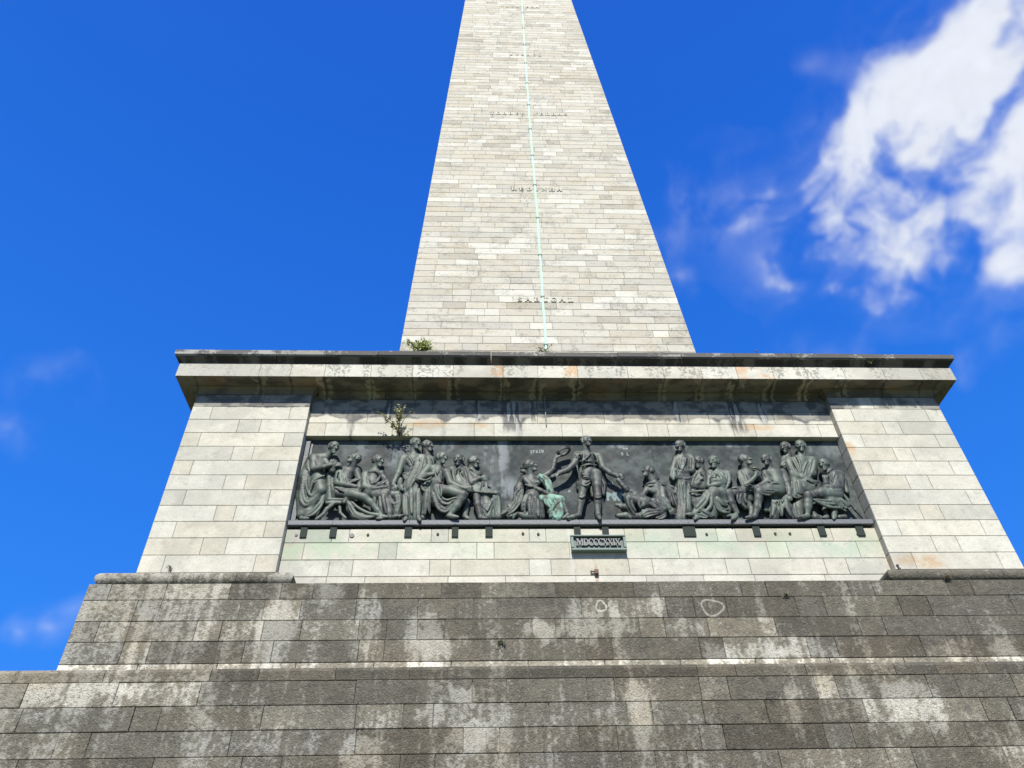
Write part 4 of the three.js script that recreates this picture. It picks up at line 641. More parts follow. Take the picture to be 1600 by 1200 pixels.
fig('tall standing man in a long robe, one arm hanging, mantle held across his waist', 0.65, (b) => {
  b.head(245, 118, 0.25, 38, -5, 'short', 1.04, [225, 240, .18]);
  b.chain([[215, 330, .15, .17], [200, 470, .15, .165], [200, 640, .14, .19]], 0.06); b.chain([[95, 310, .14, .11], [340, 310, .14, .115]], 0.06);
  b.chain([[75, 330, .16, .10], [20, 510, .17, .08], [-40, 630, .20, .06], [-50, 670, .22, .045]], 0.03); b.handAt(-48, 665, .22, -25, 745, .24, 0.6, [1, 0, .3]);
  b.chain([[350, 330, .17, .11], [370, 480, .21, .09], [220, 530, .27, .07], [150, 530, .29, .05]], 0.03); b.handAt(165, 528, .29, 100, 555, .30, 0.8, [0, 1, .2]);
  b.chain([[200, 620, .13, .20], [200, 850, .10, .21], [205, 1120, .06, .20]], 0.08, [9, .016, 1]);
  b.fan([[260, 250, .3], [200, 430, .32], [110, 640, .3], [40, 740, .24]], [[360, 270, .26], [330, 440, .3], [230, 620, .34], [140, 770, .3]], 5, .022); b.fan([[110, 310, .3], [180, 420, .33]], [[160, 280, .3], [220, 400, .34]], 3, .016);
  b.fan([[60, 560, .26], [30, 640, .24], [60, 740, .24]], [[150, 570, .32], [120, 660, .3], [130, 770, .28]], 3, .022);
  b.fan([[100, 780, .3], [90, 950, .31], [110, 1110, .32]], [[310, 680, .3], [320, 920, .3], [310, 1100, .3]], 7, .022);
  b.foot(290, 1110, .27, 310, 1140, .36); b.foot(120, 1120, .26, 100, 1140, .32);
}, 620);
fig('head and shoulder of a man in low relief behind the tall standing man', 0.3, (b) => {
  b.head(408, 150, 0.13, 58, 0, 'short', 1.02, [410, 270, .08]); b.chain([[380, 310, .05, .11], [470, 330, .04, .10]], .05); b.chain([[420, 350, .04, .13], [430, 480, .03, .13]], .06); b.fold([Q(440, 280, .15), Q(480, 330, .14), Q(500, 420, .12)], .02);
}, 620);
fig('bare-headed seated man in front with elbow out and cloak falling under his thigh', 0.5, (b) => {
  b.head(598, 310, 0.33, 45, -6, 'bald', 1.06, [560, 440, .26]);
  b.chain([[545, 500, .22, .165], [530, 630, .21, .165], [540, 730, .20, .16]], 0.06); b.chain([[430, 440, .24, .11], [650, 490, .22, .10]], 0.06);
  b.chain([[420, 440, .26, .105], [290, 590, .30, .085], [420, 535, .35, .07], [500, 520, .38, .05]], 0.03); b.handAt(490, 520, .38, 590, 530, .39, .7, [0, 1, .2]);
  b.chain([[665, 500, .22, .095], [720, 640, .25, .08], [830, 690, .29, .06], [930, 715, .31, .045]], 0.03); b.handAt(925, 715, .31, 1000, 725, .32, .9, [0, 1, .3]);
  b.chain([[560, 740, .22, .155], [720, 750, .29, .135], [890, 800, .35, .115], [870, 850, .34, .105], [800, 950, .31, .095], [720, 1060, .29, .06]], 0.04); b.foot(700, 1080, .31, 815, 1095, .37, .05);
  b.chain([[620, 790, .12, .12], [850, 850, .14, .10], [930, 900, .12, .085], [915, 1090, .12, .055]], .04); b.foot(915, 1090, .2, 960, 1115, .25);
  b.chain([[430, 560, .12, .15], [420, 740, .1, .16], [520, 880, .12, .14], [620, 930, .14, .1]], 0.08); b.chain([[370, 700, .07, .10], [370, 900, .07, .10], [340, 1100, .08, .08]], 0.06);
  b.fan([[440, 600, .3], [480, 800, .3], [560, 980, .28], [640, 1030, .28], [700, 990, .3], [740, 930, .32]], [[520, 620, .34], [560, 760, .36], [620, 850, .36], [680, 870, .36], [740, 850, .38], [800, 830, .4]], 5, .024);
  b.fan([[350, 620, .2], [370, 740, .2], [350, 900, .18], [330, 1110, .17]], [[450, 640, .28], [450, 780, .28], [430, 900, .24], [440, 1050, .16]], 4, .024); b.fan([[330, 600, .26], [350, 720, .26], [390, 760, .24]], [[420, 580, .3], [410, 660, .3], [430, 640, .3]], 3, .026);
  b.fan([[480, 430, .36], [500, 520, .37], [580, 640, .36]], [[620, 500, .34], [600, 560, .36], [640, 640, .34]], 4, .014); b.fold([Q(580, 660, .38), Q(600, 740, .4), Q(590, 820, .38)], .022); b.fold([Q(300, 590, .37), Q(400, 600, .4), Q(470, 560, .42)], .02);
}, 620);
fig('seated older man facing outward behind the bare-headed one, hand at his chest', 0.35, (b) => {
  b.head(232, 340, 0.17, -24, -6, 'short', 1.03, [230, 440, .12]);
  b.chain([[220, 520, .07, .15], [240, 660, .07, .17]], .06); b.chain([[140, 470, .06, .11], [320, 470, .06, .11]], .06); b.chain([[320, 500, .09, .09], [350, 610, .13, .07], [270, 510, .2, .05]], .04); b.handAt(290, 500, .2, 230, 490, .21, .8, [0, 1, .3]);
  b.fan([[130, 450, .17], [150, 560, .18], [200, 660, .18]], [[330, 430, .18], [360, 560, .2], [380, 680, .2]], 5, .02); b.chain([[240, 660, .07, .18], [330, 720, .1, .15]], .06);
}, 690);
fig('seated man in profile pointing ahead, robe falling over his knees', 0.3, (b) => {
  b.head(425, 365, 0.13, 55, -4, 'short', 1.03, [400, 470, .08]);
  b.chain([[400, 520, .05, .14], [440, 640, .06, .16], [460, 720, .07, .16]], .06); b.chain([[350, 500, .06, .1], [490, 520, .05, .09]], .05);
  b.chain([[360, 520, .12, .095], [400, 640, .18, .08], [500, 580, .2, .055], [530, 575, .2, .045]], .03); b.handAt(525, 575, .2, 620, 578, .21, .25, [0, 1, .2]);
  b.chain([[430, 760, .1, .14], [560, 770, .12, .13], [730, 790, .12, .10]], .05); b.chain([[470, 800, .16, .09], [480, 930, .15, .085], [520, 1090, .15, .06]], .04); b.chain([[730, 800, .1, .09], [740, 930, .08, .10], [750, 1090, .08, .10]], .05); b.chain([[570, 800, .08, .13], [610, 950, .07, .14], [620, 1100, .07, .13]], .06);
  b.fan([[360, 440, .13], [430, 500, .15], [500, 580, .16]], [[330, 480, .15], [380, 560, .2], [420, 620, .25]], 3, .02); b.fan([[520, 620, .2], [510, 700, .2], [470, 740, .22]], [[600, 600, .16], [600, 690, .18], [600, 760, .2]], 4, .015);
  b.fan([[530, 800, .23], [570, 960, .2], [600, 1000, .2], [650, 900, .19], [660, 800, .2]], [[540, 960, .2], [590, 1040, .18], [610, 1080, .18], [680, 960, .17], [720, 900, .16]], 2, .02); b.fan([[700, 800, .2], [720, 940, .17], [740, 1080, .16]], [[760, 790, .18], [780, 940, .15], [780, 1080, .15]], 3, .018); b.fold([Q(420, 750, .24), Q(560, 765, .25), Q(740, 780, .22)], .02); b.foot(520, 1100, .2, 600, 1112, .27);
  b.chain([[650, 755, .2, .03], [740, 765, .2, .025]], .02);
}, 690);
fig('kneeling woman raising a laurel wreath, long mantle trailing behind her', 0.15, (b) => {
  b.head(500, 425, 0.24, 66, 14, 'woman', 1.02, [505, 540, .18]);
  b.chain([[520, 610, .16, .14], [520, 720, .16, .125], [530, 830, .16, .17]], .05); b.chain([[430, 590, .16, .09], [630, 580, .14, .085]], .05); b.chain([[480, 640, .24, .07], [600, 640, .22, .075]], .05);
  b.chain([[640, 570, .15, .085], [740, 520, .16, .072], [805, 460, .18, .062], [830, 360, .2, .05], [840, 300, .21, .04]], .03); b.handAt(838, 305, .21, 890, 245, .22, .9, [1, .3, .3]);
  b.chain([[440, 600, .22, .085], [520, 690, .27, .07], [650, 745, .29, .06], [770, 800, .28, .045]], .03); b.handAt(765, 798, .28, 850, 785, .28, .4, [0, 1, .3]);
  b.chain([[530, 840, .17, .18], [540, 960, .17, .16], [580, 1090, .18, .13]], .06); b.chain([[580, 1085, .18, .11], [430, 1080, .17, .085], [340, 1060, .16, .06]], .05);
  b.chain([[560, 840, .16, .14], [640, 880, .16, .1], [660, 1100, .14, .07]], .05);
  b.fan([[450, 770, .3], [390, 900, .28], [380, 1030, .24]], [[600, 800, .32], [610, 960, .33], [620, 1090, .32]], 8, .02); b.fold([Q(430, 660, .3), Q(520, 690, .32), Q(610, 660, .29)], .022);
  b.chain([[410, 590, .09, .11], [350, 720, .07, .11], [330, 860, .06, .10], [260, 960, .06, .08], [130, 1060, .06, .06], [50, 1105, .07, .035]], .07); b.chain([[330, 900, .08, .10], [230, 1080, .08, .09]], .06);
  b.fan([[370, 590, .18], [330, 740, .18], [300, 880, .18], [200, 990, .16], [60, 1095, .12]], [[430, 620, .24], [400, 760, .24], [370, 880, .22], [280, 1010, .2], [120, 1105, .16]], 5, .024); b.fan([[340, 700, .14], [280, 780, .14], [290, 880, .16]], [[390, 720, .2], [350, 800, .2], [330, 880, .2]], 2, .022); b.fold([Q(290, 900, .18), Q(210, 940, .16), Q(240, 980, .18), Q(170, 1000, .15)], .022); b.fold([Q(330, 1040, .24), Q(290, 1080, .22), Q(270, 1120, .2)], .022); b.foot(340, 1060, .18, 250, 1085, .16);
}, 770);
REG = [770, 680];
{ const b = new Body();                                       // her green mantle
  b.chain([[640, 560, .16, .08], [720, 640, .17, .09], [760, 740, .18, .08]], .06); b.chain([[650, 850, .20, .10], [780, 850, .24, .115], [900, 870, .26, .115]], .06); b.chain([[900, 880, .25, .11], [880, 980, .23, .13], [880, 1110, .22, .13]], .06); b.chain([[760, 900, .18, .12], [800, 1010, .18, .12], [820, 1110, .18, .1]], .06);
  b.fan([[590, 520, .25], [680, 580, .27], [720, 680, .28], [730, 770, .26]], [[700, 520, .22], [760, 600, .24], [790, 690, .25], [810, 770, .24]], 5, .022); b.fan([[690, 840, .3], [730, 930, .3], [770, 960, .3]], [[900, 860, .37], [930, 960, .35], [940, 1100, .33]], 6, .022); b.fold([Q(760, 1100, .3), Q(800, 980, .34), Q(900, 870, .38)], .02); b.fan([[760, 1100, .3], [800, 1010, .32]], [[930, 1110, .33], [920, 1000, .34]], 5, .02);
  part('mantle', b.mesh(1, 0.0115, 9), M_VERD, relief, 'bright green corroded mantle over the kneeling woman\'s arm and knee');
  const l = new Body(); l.chain([[950, 930, .26, .07], [990, 1030, .25, .05], [1010, 1070, .25, .04]], .03); l.foot(1000, 1080, .26, 940, 1110, .3);
  part('foot', l.mesh(0.2, 0.0115, 10), M_BR, relief);
  // wreath of laurel
  const w = new Body(), c = Q(950, 215, .24), ax = new THREE.Vector3(1, 0.42, 0.1).normalize(), ay = new THREE.Vector3(-0.2, 0.35, 0.9).normalize();
  for (let i = 0; i < 26; i++) { const a = i / 26 * 6.283, p = c.clone().addScaledVector(ax, 0.15 * Math.cos(a)).addScaledVector(ay, 0.10 * Math.sin(a)), tg = ax.clone().multiplyScalar(-Math.sin(a)).addScaledVector(ay, Math.cos(a)); for (const s of [-1, 0, 1]) w.cap(p.clone().addScaledVector(new THREE.Vector3(0, 1, 0), s * 0.02), p.clone().addScaledVector(tg, 0.055).add(new THREE.Vector3(0, s * 0.035, 0.012)), 0.019, 0.007, 0.004); }
  part('wreath', w.mesh(0.1, 0.009, 11), M_BR, relief); }
fig('central standing man in a fitted military coat and breeches, both arms held out', 0.25, (b) => {
  b.cloth = 0; b.head(482, 135, 0.36, 30, 4, 'short', 1.02, [480, 265, .27]);
  b.chain([[500, 340, .21, .165], [510, 440, .20, .14], [530, 520, .20, .15]], .06); b.chain([[365, 310, .22, .105], [640, 325, .20, .105]], .06);
  b.chain([[360, 310, .23, .105], [320, 430, .26, .09], [230, 510, .29, .075], [110, 555, .31, .055]], .03); b.handAt(105, 555, .31, -10, 600, .33, .25, [0.2, -.7, .7]);
  for (let i = 0; i < 34; i++) { const a = hash(i, 1, 9) * 6.28, q = hash(i, 2, 9); b.ball(Q(362 + 48 * Math.cos(a) * q, 330 + 85 * Math.sin(a) * q, .31 + .03 * (1 - q)), .021, .006); }
  b.chain([[655, 330, .21, .10], [700, 470, .24, .085], [800, 545, .27, .07], [895, 590, .29, .055]], .03); b.handAt(890, 585, .29, 985, 615, .31, .8, [0.3, .8, .3]); b.chain([[880, 570, .29, .058], [905, 600, .3, .058]], .01);
  b.chain([[490, 560, .22, .135], [450, 720, .23, .115], [420, 860, .24, .085], [410, 930, .23, .088], [385, 1090, .22, .06]], .035); b.foot(380, 1115, .24, 235, 1150, .33, .055);
  b.chain([[610, 560, .22, .135], [625, 720, .24, .11], [635, 860, .25, .083], [635, 940, .24, .088], [635, 1090, .24, .06]], .035); b.foot(640, 1115, .25, 665, 1165, .38, .055);
  b.fold([Q(380, 860, .33), Q(420, 880, .34), Q(460, 850, .32)], .014); b.fold([Q(595, 870, .33), Q(640, 885, .35), Q(680, 865, .32)], .014);
  b.fold([Q(405, 460, .33), Q(520, 435, .37), Q(630, 445, .33)], .018); b.fold([Q(430, 270, .34), Q(450, 330, .37), Q(420, 400, .36)], .018); b.fold([Q(540, 290, .37), Q(480, 350, .39), Q(430, 390, .37)], .015); b.fold([Q(560, 270, .34), Q(620, 330, .34), Q(630, 420, .33)], .016);
  for (let i = 0; i < 6; i++) b.ball(Q(505 + i * 3, 330 + i * 22, .385 - i * .004), .013, .004); b.fan([[420, 560, .36], [520, 590, .38]], [[440, 700, .33], [530, 660, .36]], 4, .012); b.fold([Q(420, 700, .32), Q(480, 720, .35), Q(540, 680, .36)], .016);
  b.fold([Q(470, 390, .36), Q(540, 385, .38), Q(600, 395, .35)], .010); b.chain([[440, 500, .1, .1], [400, 700, .06, .1], [390, 760, .05, .08]], .05); b.chain([[650, 560, .1, .1], [700, 700, .06, .09], [715, 830, .06, .06]], .05); b.fold([Q(690, 620, .16), Q(725, 720, .16), Q(715, 850, .14)], .022); b.chain([[560, 700, .06, .1], [580, 850, .05, .09]], .05);
  b.fold([Q(300, 350, .28), Q(345, 420, .3), Q(375, 560, .3)], .018);
}, 860);
REG = [950, 680];
{ const b = new Body(); b.chain([[140, 600, .30, .055], [200, 670, .30, .06], [255, 735, .29, .055]], .02); b.chain([[150, 640, .27, .03], [250, 760, .27, .03]], .02); const m = part('scroll', b.mesh(0.2, 0.0115, 15), M_BR, relief, 'rolled bronze scroll passed between the central man and the kneeling woman'); }
fig('kneeling woman on one knee reaching for a scroll, loose hair and billowing cloak', 0.12, (b) => {
  b.head(540, 495, 0.25, -62, 14, 'curly', 1.03, [600, 620, .2]);
  for (let i = 0; i < 6; i++) b.ball(Q(600 + i * 12, 480 + i * 20, .26 - i * .01), .05, .012);
  b.chain([[640, 690, .18, .145], [680, 820, .17, .14], [700, 950, .16, .17]], .06); b.chain([[540, 690, .2, .085], [720, 680, .18, .1]], .05); b.chain([[560, 740, .26, .07], [620, 760, .26, .07]], .04);
  b.chain([[530, 700, .2, .08], [470, 810, .24, .065], [370, 790, .27, .055], [310, 750, .28, .045]], .03); b.handAt(320, 755, .28, 215, 735, .3, .9, [0, 1, .3]);
  b.chain([[730, 690, .22, .09], [750, 830, .26, .075], [800, 900, .27, .06], [825, 980, .27, .045]], .03); b.handAt(822, 970, .27, 860, 1030, .28, .5, [1, .2, .3]);
  b.chain([[700, 960, .18, .16], [500, 900, .24, .14], [290, 850, .27, .12]], .05); b.chain([[280, 850, .26, .11], [290, 950, .22, .1], [350, 1090, .2, .09]], .05); b.chain([[700, 1020, .19, .14], [560, 1060, .22, .12], [430, 1085, .24, .09]], .05); b.chain([[450, 960, .18, .12], [500, 1080, .18, .1]], .06);
  b.fan([[250, 830, .36], [280, 950, .33], [370, 1090, .29]], [[480, 850, .35], [480, 930, .34], [470, 950, .33]], 6, .02); b.fan([[520, 870, .33], [600, 940, .34], [760, 1020, .3]], [[640, 780, .32], [700, 900, .33], [780, 980, .3]], 5, .02); b.fan([[420, 1080, .33], [520, 1000, .36], [680, 990, .33]], [[480, 1110, .3], [580, 1080, .35], [720, 1060, .3]], 4, .02); b.fan([[600, 1105, .3], [700, 1090, .3], [780, 1040, .26]], [[640, 1115, .3], [730, 1105, .3], [800, 1060, .26]], 2, .02);
  b.chain([[740, 680, .1, .13], [830, 760, .08, .15], [880, 900, .07, .13], [930, 980, .07, .07]], .08); b.fan([[680, 650, .28], [760, 700, .26], [820, 800, .24], [850, 930, .22]], [[810, 650, .18], [890, 740, .18], [940, 860, .17], [960, 980, .16]], 6, .024); b.fold([Q(860, 690, .16), Q(920, 720, .16), Q(900, 770, .18), Q(970, 790, .15), Q(930, 840, .17), Q(980, 930, .14), Q(930, 1000, .14)], .03); b.fan([[520, 640, .28], [600, 620, .3], [700, 660, .28]], [[500, 680, .28], [560, 670, .31], [660, 640, .3]], 2, .02);
  b.foot(230, 960, .2, 110, 935, .22, .06); b.chain([[900, 1080, .1, .08], [960, 1100, .1, .05]], .05);
}, 950);
REG = [950, 680];
{ const b = new Body(); b.chain([[140, 1080, .18, .06], [240, 1075, .2, .075], [300, 1100, .2, .06]], .04); b.chain([[200, 1000, .12, .05], [280, 1010, .12, .05]], .04); b.chain([[850, 1110, .14, .05], [960, 1115, .14, .05]], .05); part('rock', b.mesh(0.2, 0.0115, 18), M_BR, relief); }
fig('standing man in an open coat with hands folded, behind the kneeling woman', 0.3, (b) => {
  b.head(155, 152, 0.22, -34, -6, 'short', 1.03, [170, 260, .16]);
  b.chain([[190, 350, .12, .165], [185, 480, .12, .16], [200, 620, .1, .18]], .06); b.chain([[110, 320, .12, .1], [300, 300, .11, .11]], .06);
  b.chain([[95, 330, .13, .095], [50, 490, .17, .085], [100, 560, .22, .06], [130, 540, .25, .045]], .03); b.handAt(105, 545, .25, 170, 550, .27, .7, [0, 1, .2]); b.chain([[310, 320, .13, .1], [310, 470, .18, .085], [210, 490, .22, .06], [160, 490, .25, .045]], .03); b.handAt(180, 490, .25, 95, 500, .27, .6, [0, 1, .2], -1);
  b.chain([[190, 620, .09, .18], [190, 850, .07, .19], [190, 1120, .07, .2]], .08, [8, .012, 2]);
  b.fan([[120, 320, .27], [150, 420, .29], [190, 460, .3]], [[240, 250, .27], [220, 360, .3], [180, 440, .31]], 3, .016); b.fan([[260, 240, .26], [280, 380, .28], [270, 470, .27]], [[340, 260, .2], [340, 400, .24], [330, 500, .24]], 3, .02); b.fan([[40, 450, .24], [30, 540, .25], [70, 600, .25]], [[110, 420, .26], [80, 500, .28], [90, 560, .28]], 3, .018); b.fan([[180, 570, .27], [260, 580, .26], [340, 530, .24]], [[230, 620, .26], [290, 620, .24], [350, 590, .2]], 3, .018); b.fan([[120, 600, .27], [130, 740, .24], [150, 960, .22]], [[280, 640, .24], [290, 800, .2], [290, 1000, .2]], 5, .018);
}, 1045);
fig('seated man in profile, one hand raised to his chest, beside the standing man', 0.3, (b) => {
  b.head(405, 365, 0.17, -58, -8, 'short', 1.02, [430, 470, .12]); b.chain([[440, 540, .07, .15], [440, 680, .08, .16]], .06); b.chain([[370, 520, .1, .1], [320, 680, .14, .09], [400, 640, .2, .06], [410, 590, .22, .045]], .03); b.handAt(390, 600, .22, 440, 550, .23, .8, [1, .3, .3]); b.chain([[310, 690, .12, .09], [520, 700, .13, .1]], .05);
  b.fan([[360, 500, .2], [330, 590, .22], [300, 690, .22]], [[480, 470, .18], [420, 520, .22], [390, 560, .24]], 4, .018); b.chain([[330, 790, .1, .12], [340, 900, .09, .12], [400, 1000, .08, .1]], .05); b.fan([[310, 790, .2], [340, 900, .18], [360, 980, .17]], [[420, 790, .2], [430, 850, .2], [440, 880, .2]], 4, .018);
}, 1045);
fig('seated man with folded arms and crossed legs under a heavy robe', 0.65, (b) => {
  b.head(608, 368, 0.25, -42, -6, 'curly', 1.05, [640, 480, .18]);
  b.chain([[670, 560, .15, .165], [680, 680, .15, .17], [690, 770, .14, .17]], .06); b.chain([[560, 510, .16, .1], [780, 520, .15, .11]], .06);
  b.chain([[555, 520, .18, .1], [545, 680, .23, .09], [640, 665, .3, .065], [700, 640, .3, .045]], .03); b.chain([[790, 530, .17, .1], [770, 650, .22, .085], [680, 610, .3, .062], [620, 605, .32, .045]], .03); b.handAt(640, 605, .32, 570, 605, .32, .7, [0, 1, .2]);
  b.chain([[700, 790, .18, .15], [610, 780, .24, .135], [520, 800, .26, .12], [440, 920, .25, .1], [350, 1040, .24, .08]], .05); b.foot(330, 1060, .26, 235, 1060, .31); b.foot(400, 1080, .24, 350, 1125, .33, .05); b.chain([[640, 860, .12, .17], [600, 980, .12, .17], [560, 1090, .12, .14]], .08); b.chain([[730, 870, .12, .14], [780, 980, .12, .12], [760, 1060, .12, .1]], .07);
  b.fan([[320, 1030, .32], [450, 880, .35], [540, 780, .38]], [[400, 1090, .28], [560, 960, .33], [580, 780, .38]], 4, .022); b.fan([[600, 790, .36], [620, 900, .32], [700, 1020, .28], [820, 1030, .24]], [[640, 790, .34], [700, 870, .32], [760, 900, .3], [800, 880, .28]], 5, .024); b.fan([[330, 1040, .3], [420, 1080, .28], [520, 1100, .28]], [[450, 960, .32], [540, 1040, .3], [690, 1110, .26]], 3, .022);
  b.fan([[640, 490, .3], [700, 560, .32], [720, 620, .32]], [[800, 480, .24], [820, 600, .24], [760, 740, .26]], 4, .02); b.fan([[540, 500, .25], [580, 560, .28]], [[620, 500, .3], [620, 560, .32]], 2, .016); b.fold([Q(280, 760, .26), Q(480, 745, .34), Q(740, 750, .3)], .024);
}, 1045);
fig('seated man with raised chin, hand to his breast and one calf bared', 0.4, (b) => {
  b.head(380, 345, 0.24, 44, 14, 'curly', 1.04, [390, 460, .17]);
  b.chain([[410, 530, .13, .155], [410, 660, .13, .16], [380, 750, .13, .16]], .06); b.chain([[320, 510, .14, .09], [500, 500, .12, .09]], .06); b.chain([[310, 520, .17, .09], [370, 680, .24, .08], [460, 620, .3, .06], [530, 540, .32, .045]], .03); b.handAt(525, 550, .32, 580, 490, .33, .8, [.3, 1, .3]); b.chain([[500, 500, .12, .09], [560, 600, .14, .08]], .04);
  b.chain([[350, 760, .18, .13], [250, 770, .22, .12], [160, 780, .25, .105], [200, 900, .24, .085], [270, 1040, .23, .055]], .04); b.foot(250, 1075, .25, 150, 1085, .31, .05); b.foot(260, 1085, .27, 200, 1130, .36, .045); b.chain([[350, 770, .14, .15], [330, 900, .12, .12], [380, 960, .12, .09]], .06); b.chain([[420, 900, .12, .07], [470, 990, .13, .06], [460, 1070, .14, .05]], .04);
  b.fan([[300, 740, .3], [280, 860, .28], [330, 960, .26]], [[400, 750, .3], [380, 850, .27], [420, 960, .24]], 4, .02); b.fan([[290, 520, .24], [320, 620, .27], [360, 720, .28]], [[360, 500, .28], [400, 600, .3], [400, 640, .31]], 3, .018); b.fan([[200, 720, .26], [260, 700, .26], [330, 720, .28]], [[160, 740, .26], [240, 735, .28], [320, 745, .3]], 2, .022); b.fold([Q(480, 440, .26), Q(540, 440, .28), Q(590, 480, .26)], .025); b.chain([[230, 800, .2, .04], [270, 790, .2, .03], [250, 830, .2, .03]], .02);
}, 1120);
fig('seated man turning away with one arm braced, knee thrust forward in boots', 0.3, (b) => {
  b.head(668, 335, 0.31, -40, -4, 'short', 1.06, [710, 450, .24]);
  b.chain([[770, 520, .2, .165], [810, 640, .2, .165], [830, 730, .2, .17]], .06); b.chain([[660, 510, .22, .095], [870, 500, .2, .105]], .06);
  b.chain([[650, 510, .24, .09], [660, 630, .3, .075], [560, 690, .33, .055], [480, 700, .34, .045]], .03); b.handAt(490, 700, .34, 400, 705, .35, .3, [0, .7, .7]); b.chain([[885, 500, .2, .1], [940, 620, .22, .085], [975, 730, .24, .07], [970, 800, .27, .05]], .03); b.handAt(970, 800, .27, 950, 860, .28, .8, [1, 0, .2]);
  b.chain([[820, 740, .24, .16], [700, 730, .3, .14], [570, 760, .34, .12], [560, 850, .33, .1], [540, 960, .31, .088], [520, 1060, .3, .06]], .04); b.foot(510, 1085, .31, 395, 1105, .37, .05); b.chain([[760, 800, .1, .13], [700, 900, .1, .1], [660, 1000, .1, .07]], .05); b.chain([[430, 780, .14, .12], [440, 860, .12, .1]], .06);
  b.fan([[620, 490, .36], [740, 600, .38], [860, 660, .35]], [[640, 480, .35], [700, 610, .37], [720, 640, .37]], 2, .022); b.fold([Q(700, 660, .39), Q(800, 640, .38), Q(880, 700, .34), Q(900, 780, .3)], .02); b.fan([[580, 760, .44], [660, 790, .42], [740, 790, .38]], [[620, 730, .44], [740, 740, .42], [840, 750, .38]], 3, .016);
  b.chain([[760, 850, .14, .11], [800, 980, .14, .13], [770, 1100, .14, .11]], .07); b.chain([[900, 860, .14, .12], [940, 980, .14, .12], [990, 1100, .14, .1]], .07);
  b.fan([[720, 840, .26], [800, 980, .27], [860, 1000, .27], [920, 920, .27], [930, 840, .3]], [[740, 830, .28], [800, 880, .29], [860, 890, .3], [900, 860, .3], [910, 830, .3]], 3, .022); b.fan([[740, 860, .24], [760, 980, .25], [740, 1110, .25]], [[930, 840, .3], [950, 980, .29], [1000, 1090, .27]], 3, .024);
}, 1120);
fig('young man in low relief looking over the shoulder of the draped man', 0.25, (b) => {
  b.head(238, 172, 0.13, -46, -4, 'short', 1.02, [270, 280, .08]); b.chain([[240, 330, .05, .12], [220, 430, .05, .12]], .06); b.fan([[280, 260, .14], [200, 340, .15], [150, 410, .13]], [[300, 300, .16], [250, 370, .17], [200, 420, .15]], 3, .018);
}, 1200);
fig('tall standing man wrapped in a toga behind the seated figures', 0.7, (b) => {
  b.head(440, 152, 0.24, -28, -6, 'short', 1.05, [450, 270, .18]);
  b.chain([[440, 370, .13, .18], [440, 520, .12, .18], [500, 650, .1, .2], [540, 720, .1, .18]], .07); b.chain([[290, 350, .12, .12], [590, 340, .12, .12]], .07); b.chain([[280, 370, .15, .11], [330, 520, .2, .09], [450, 560, .25, .06]], .04); b.handAt(440, 560, .25, 510, 560, .26, .7, [0, 1, .3]); b.chain([[600, 370, .14, .11], [590, 520, .18, .1], [500, 560, .22, .06]], .04);
  b.chain([[350, 580, .16, .12], [400, 720, .15, .13], [420, 830, .14, .11]], .06); b.fan([[310, 560, .28], [330, 700, .28], [350, 820, .26], [450, 830, .24]], [[420, 540, .3], [440, 660, .3], [450, 760, .28], [470, 790, .26]], 6, .024);
  b.fan([[250, 340, .22], [300, 460, .26], [400, 560, .28]], [[370, 250, .28], [430, 350, .31], [450, 480, .31]], 5, .018); b.fan([[560, 290, .24], [480, 430, .3], [460, 540, .3]], [[640, 330, .2], [620, 460, .24], [560, 570, .26]], 5, .02); b.fan([[500, 570, .26], [600, 620, .24], [680, 620, .2]], [[480, 620, .26], [570, 690, .24], [650, 700, .2]], 3, .022); b.chain([[440, 860, .08, .13], [400, 1000, .08, .14], [380, 1110, .08, .13]], .07); b.fan([[300, 900, .2], [320, 1000, .2], [390, 1110, .2]], [[400, 880, .2], [440, 1000, .18], [460, 1100, .16]], 3, .02);
}, 1200);
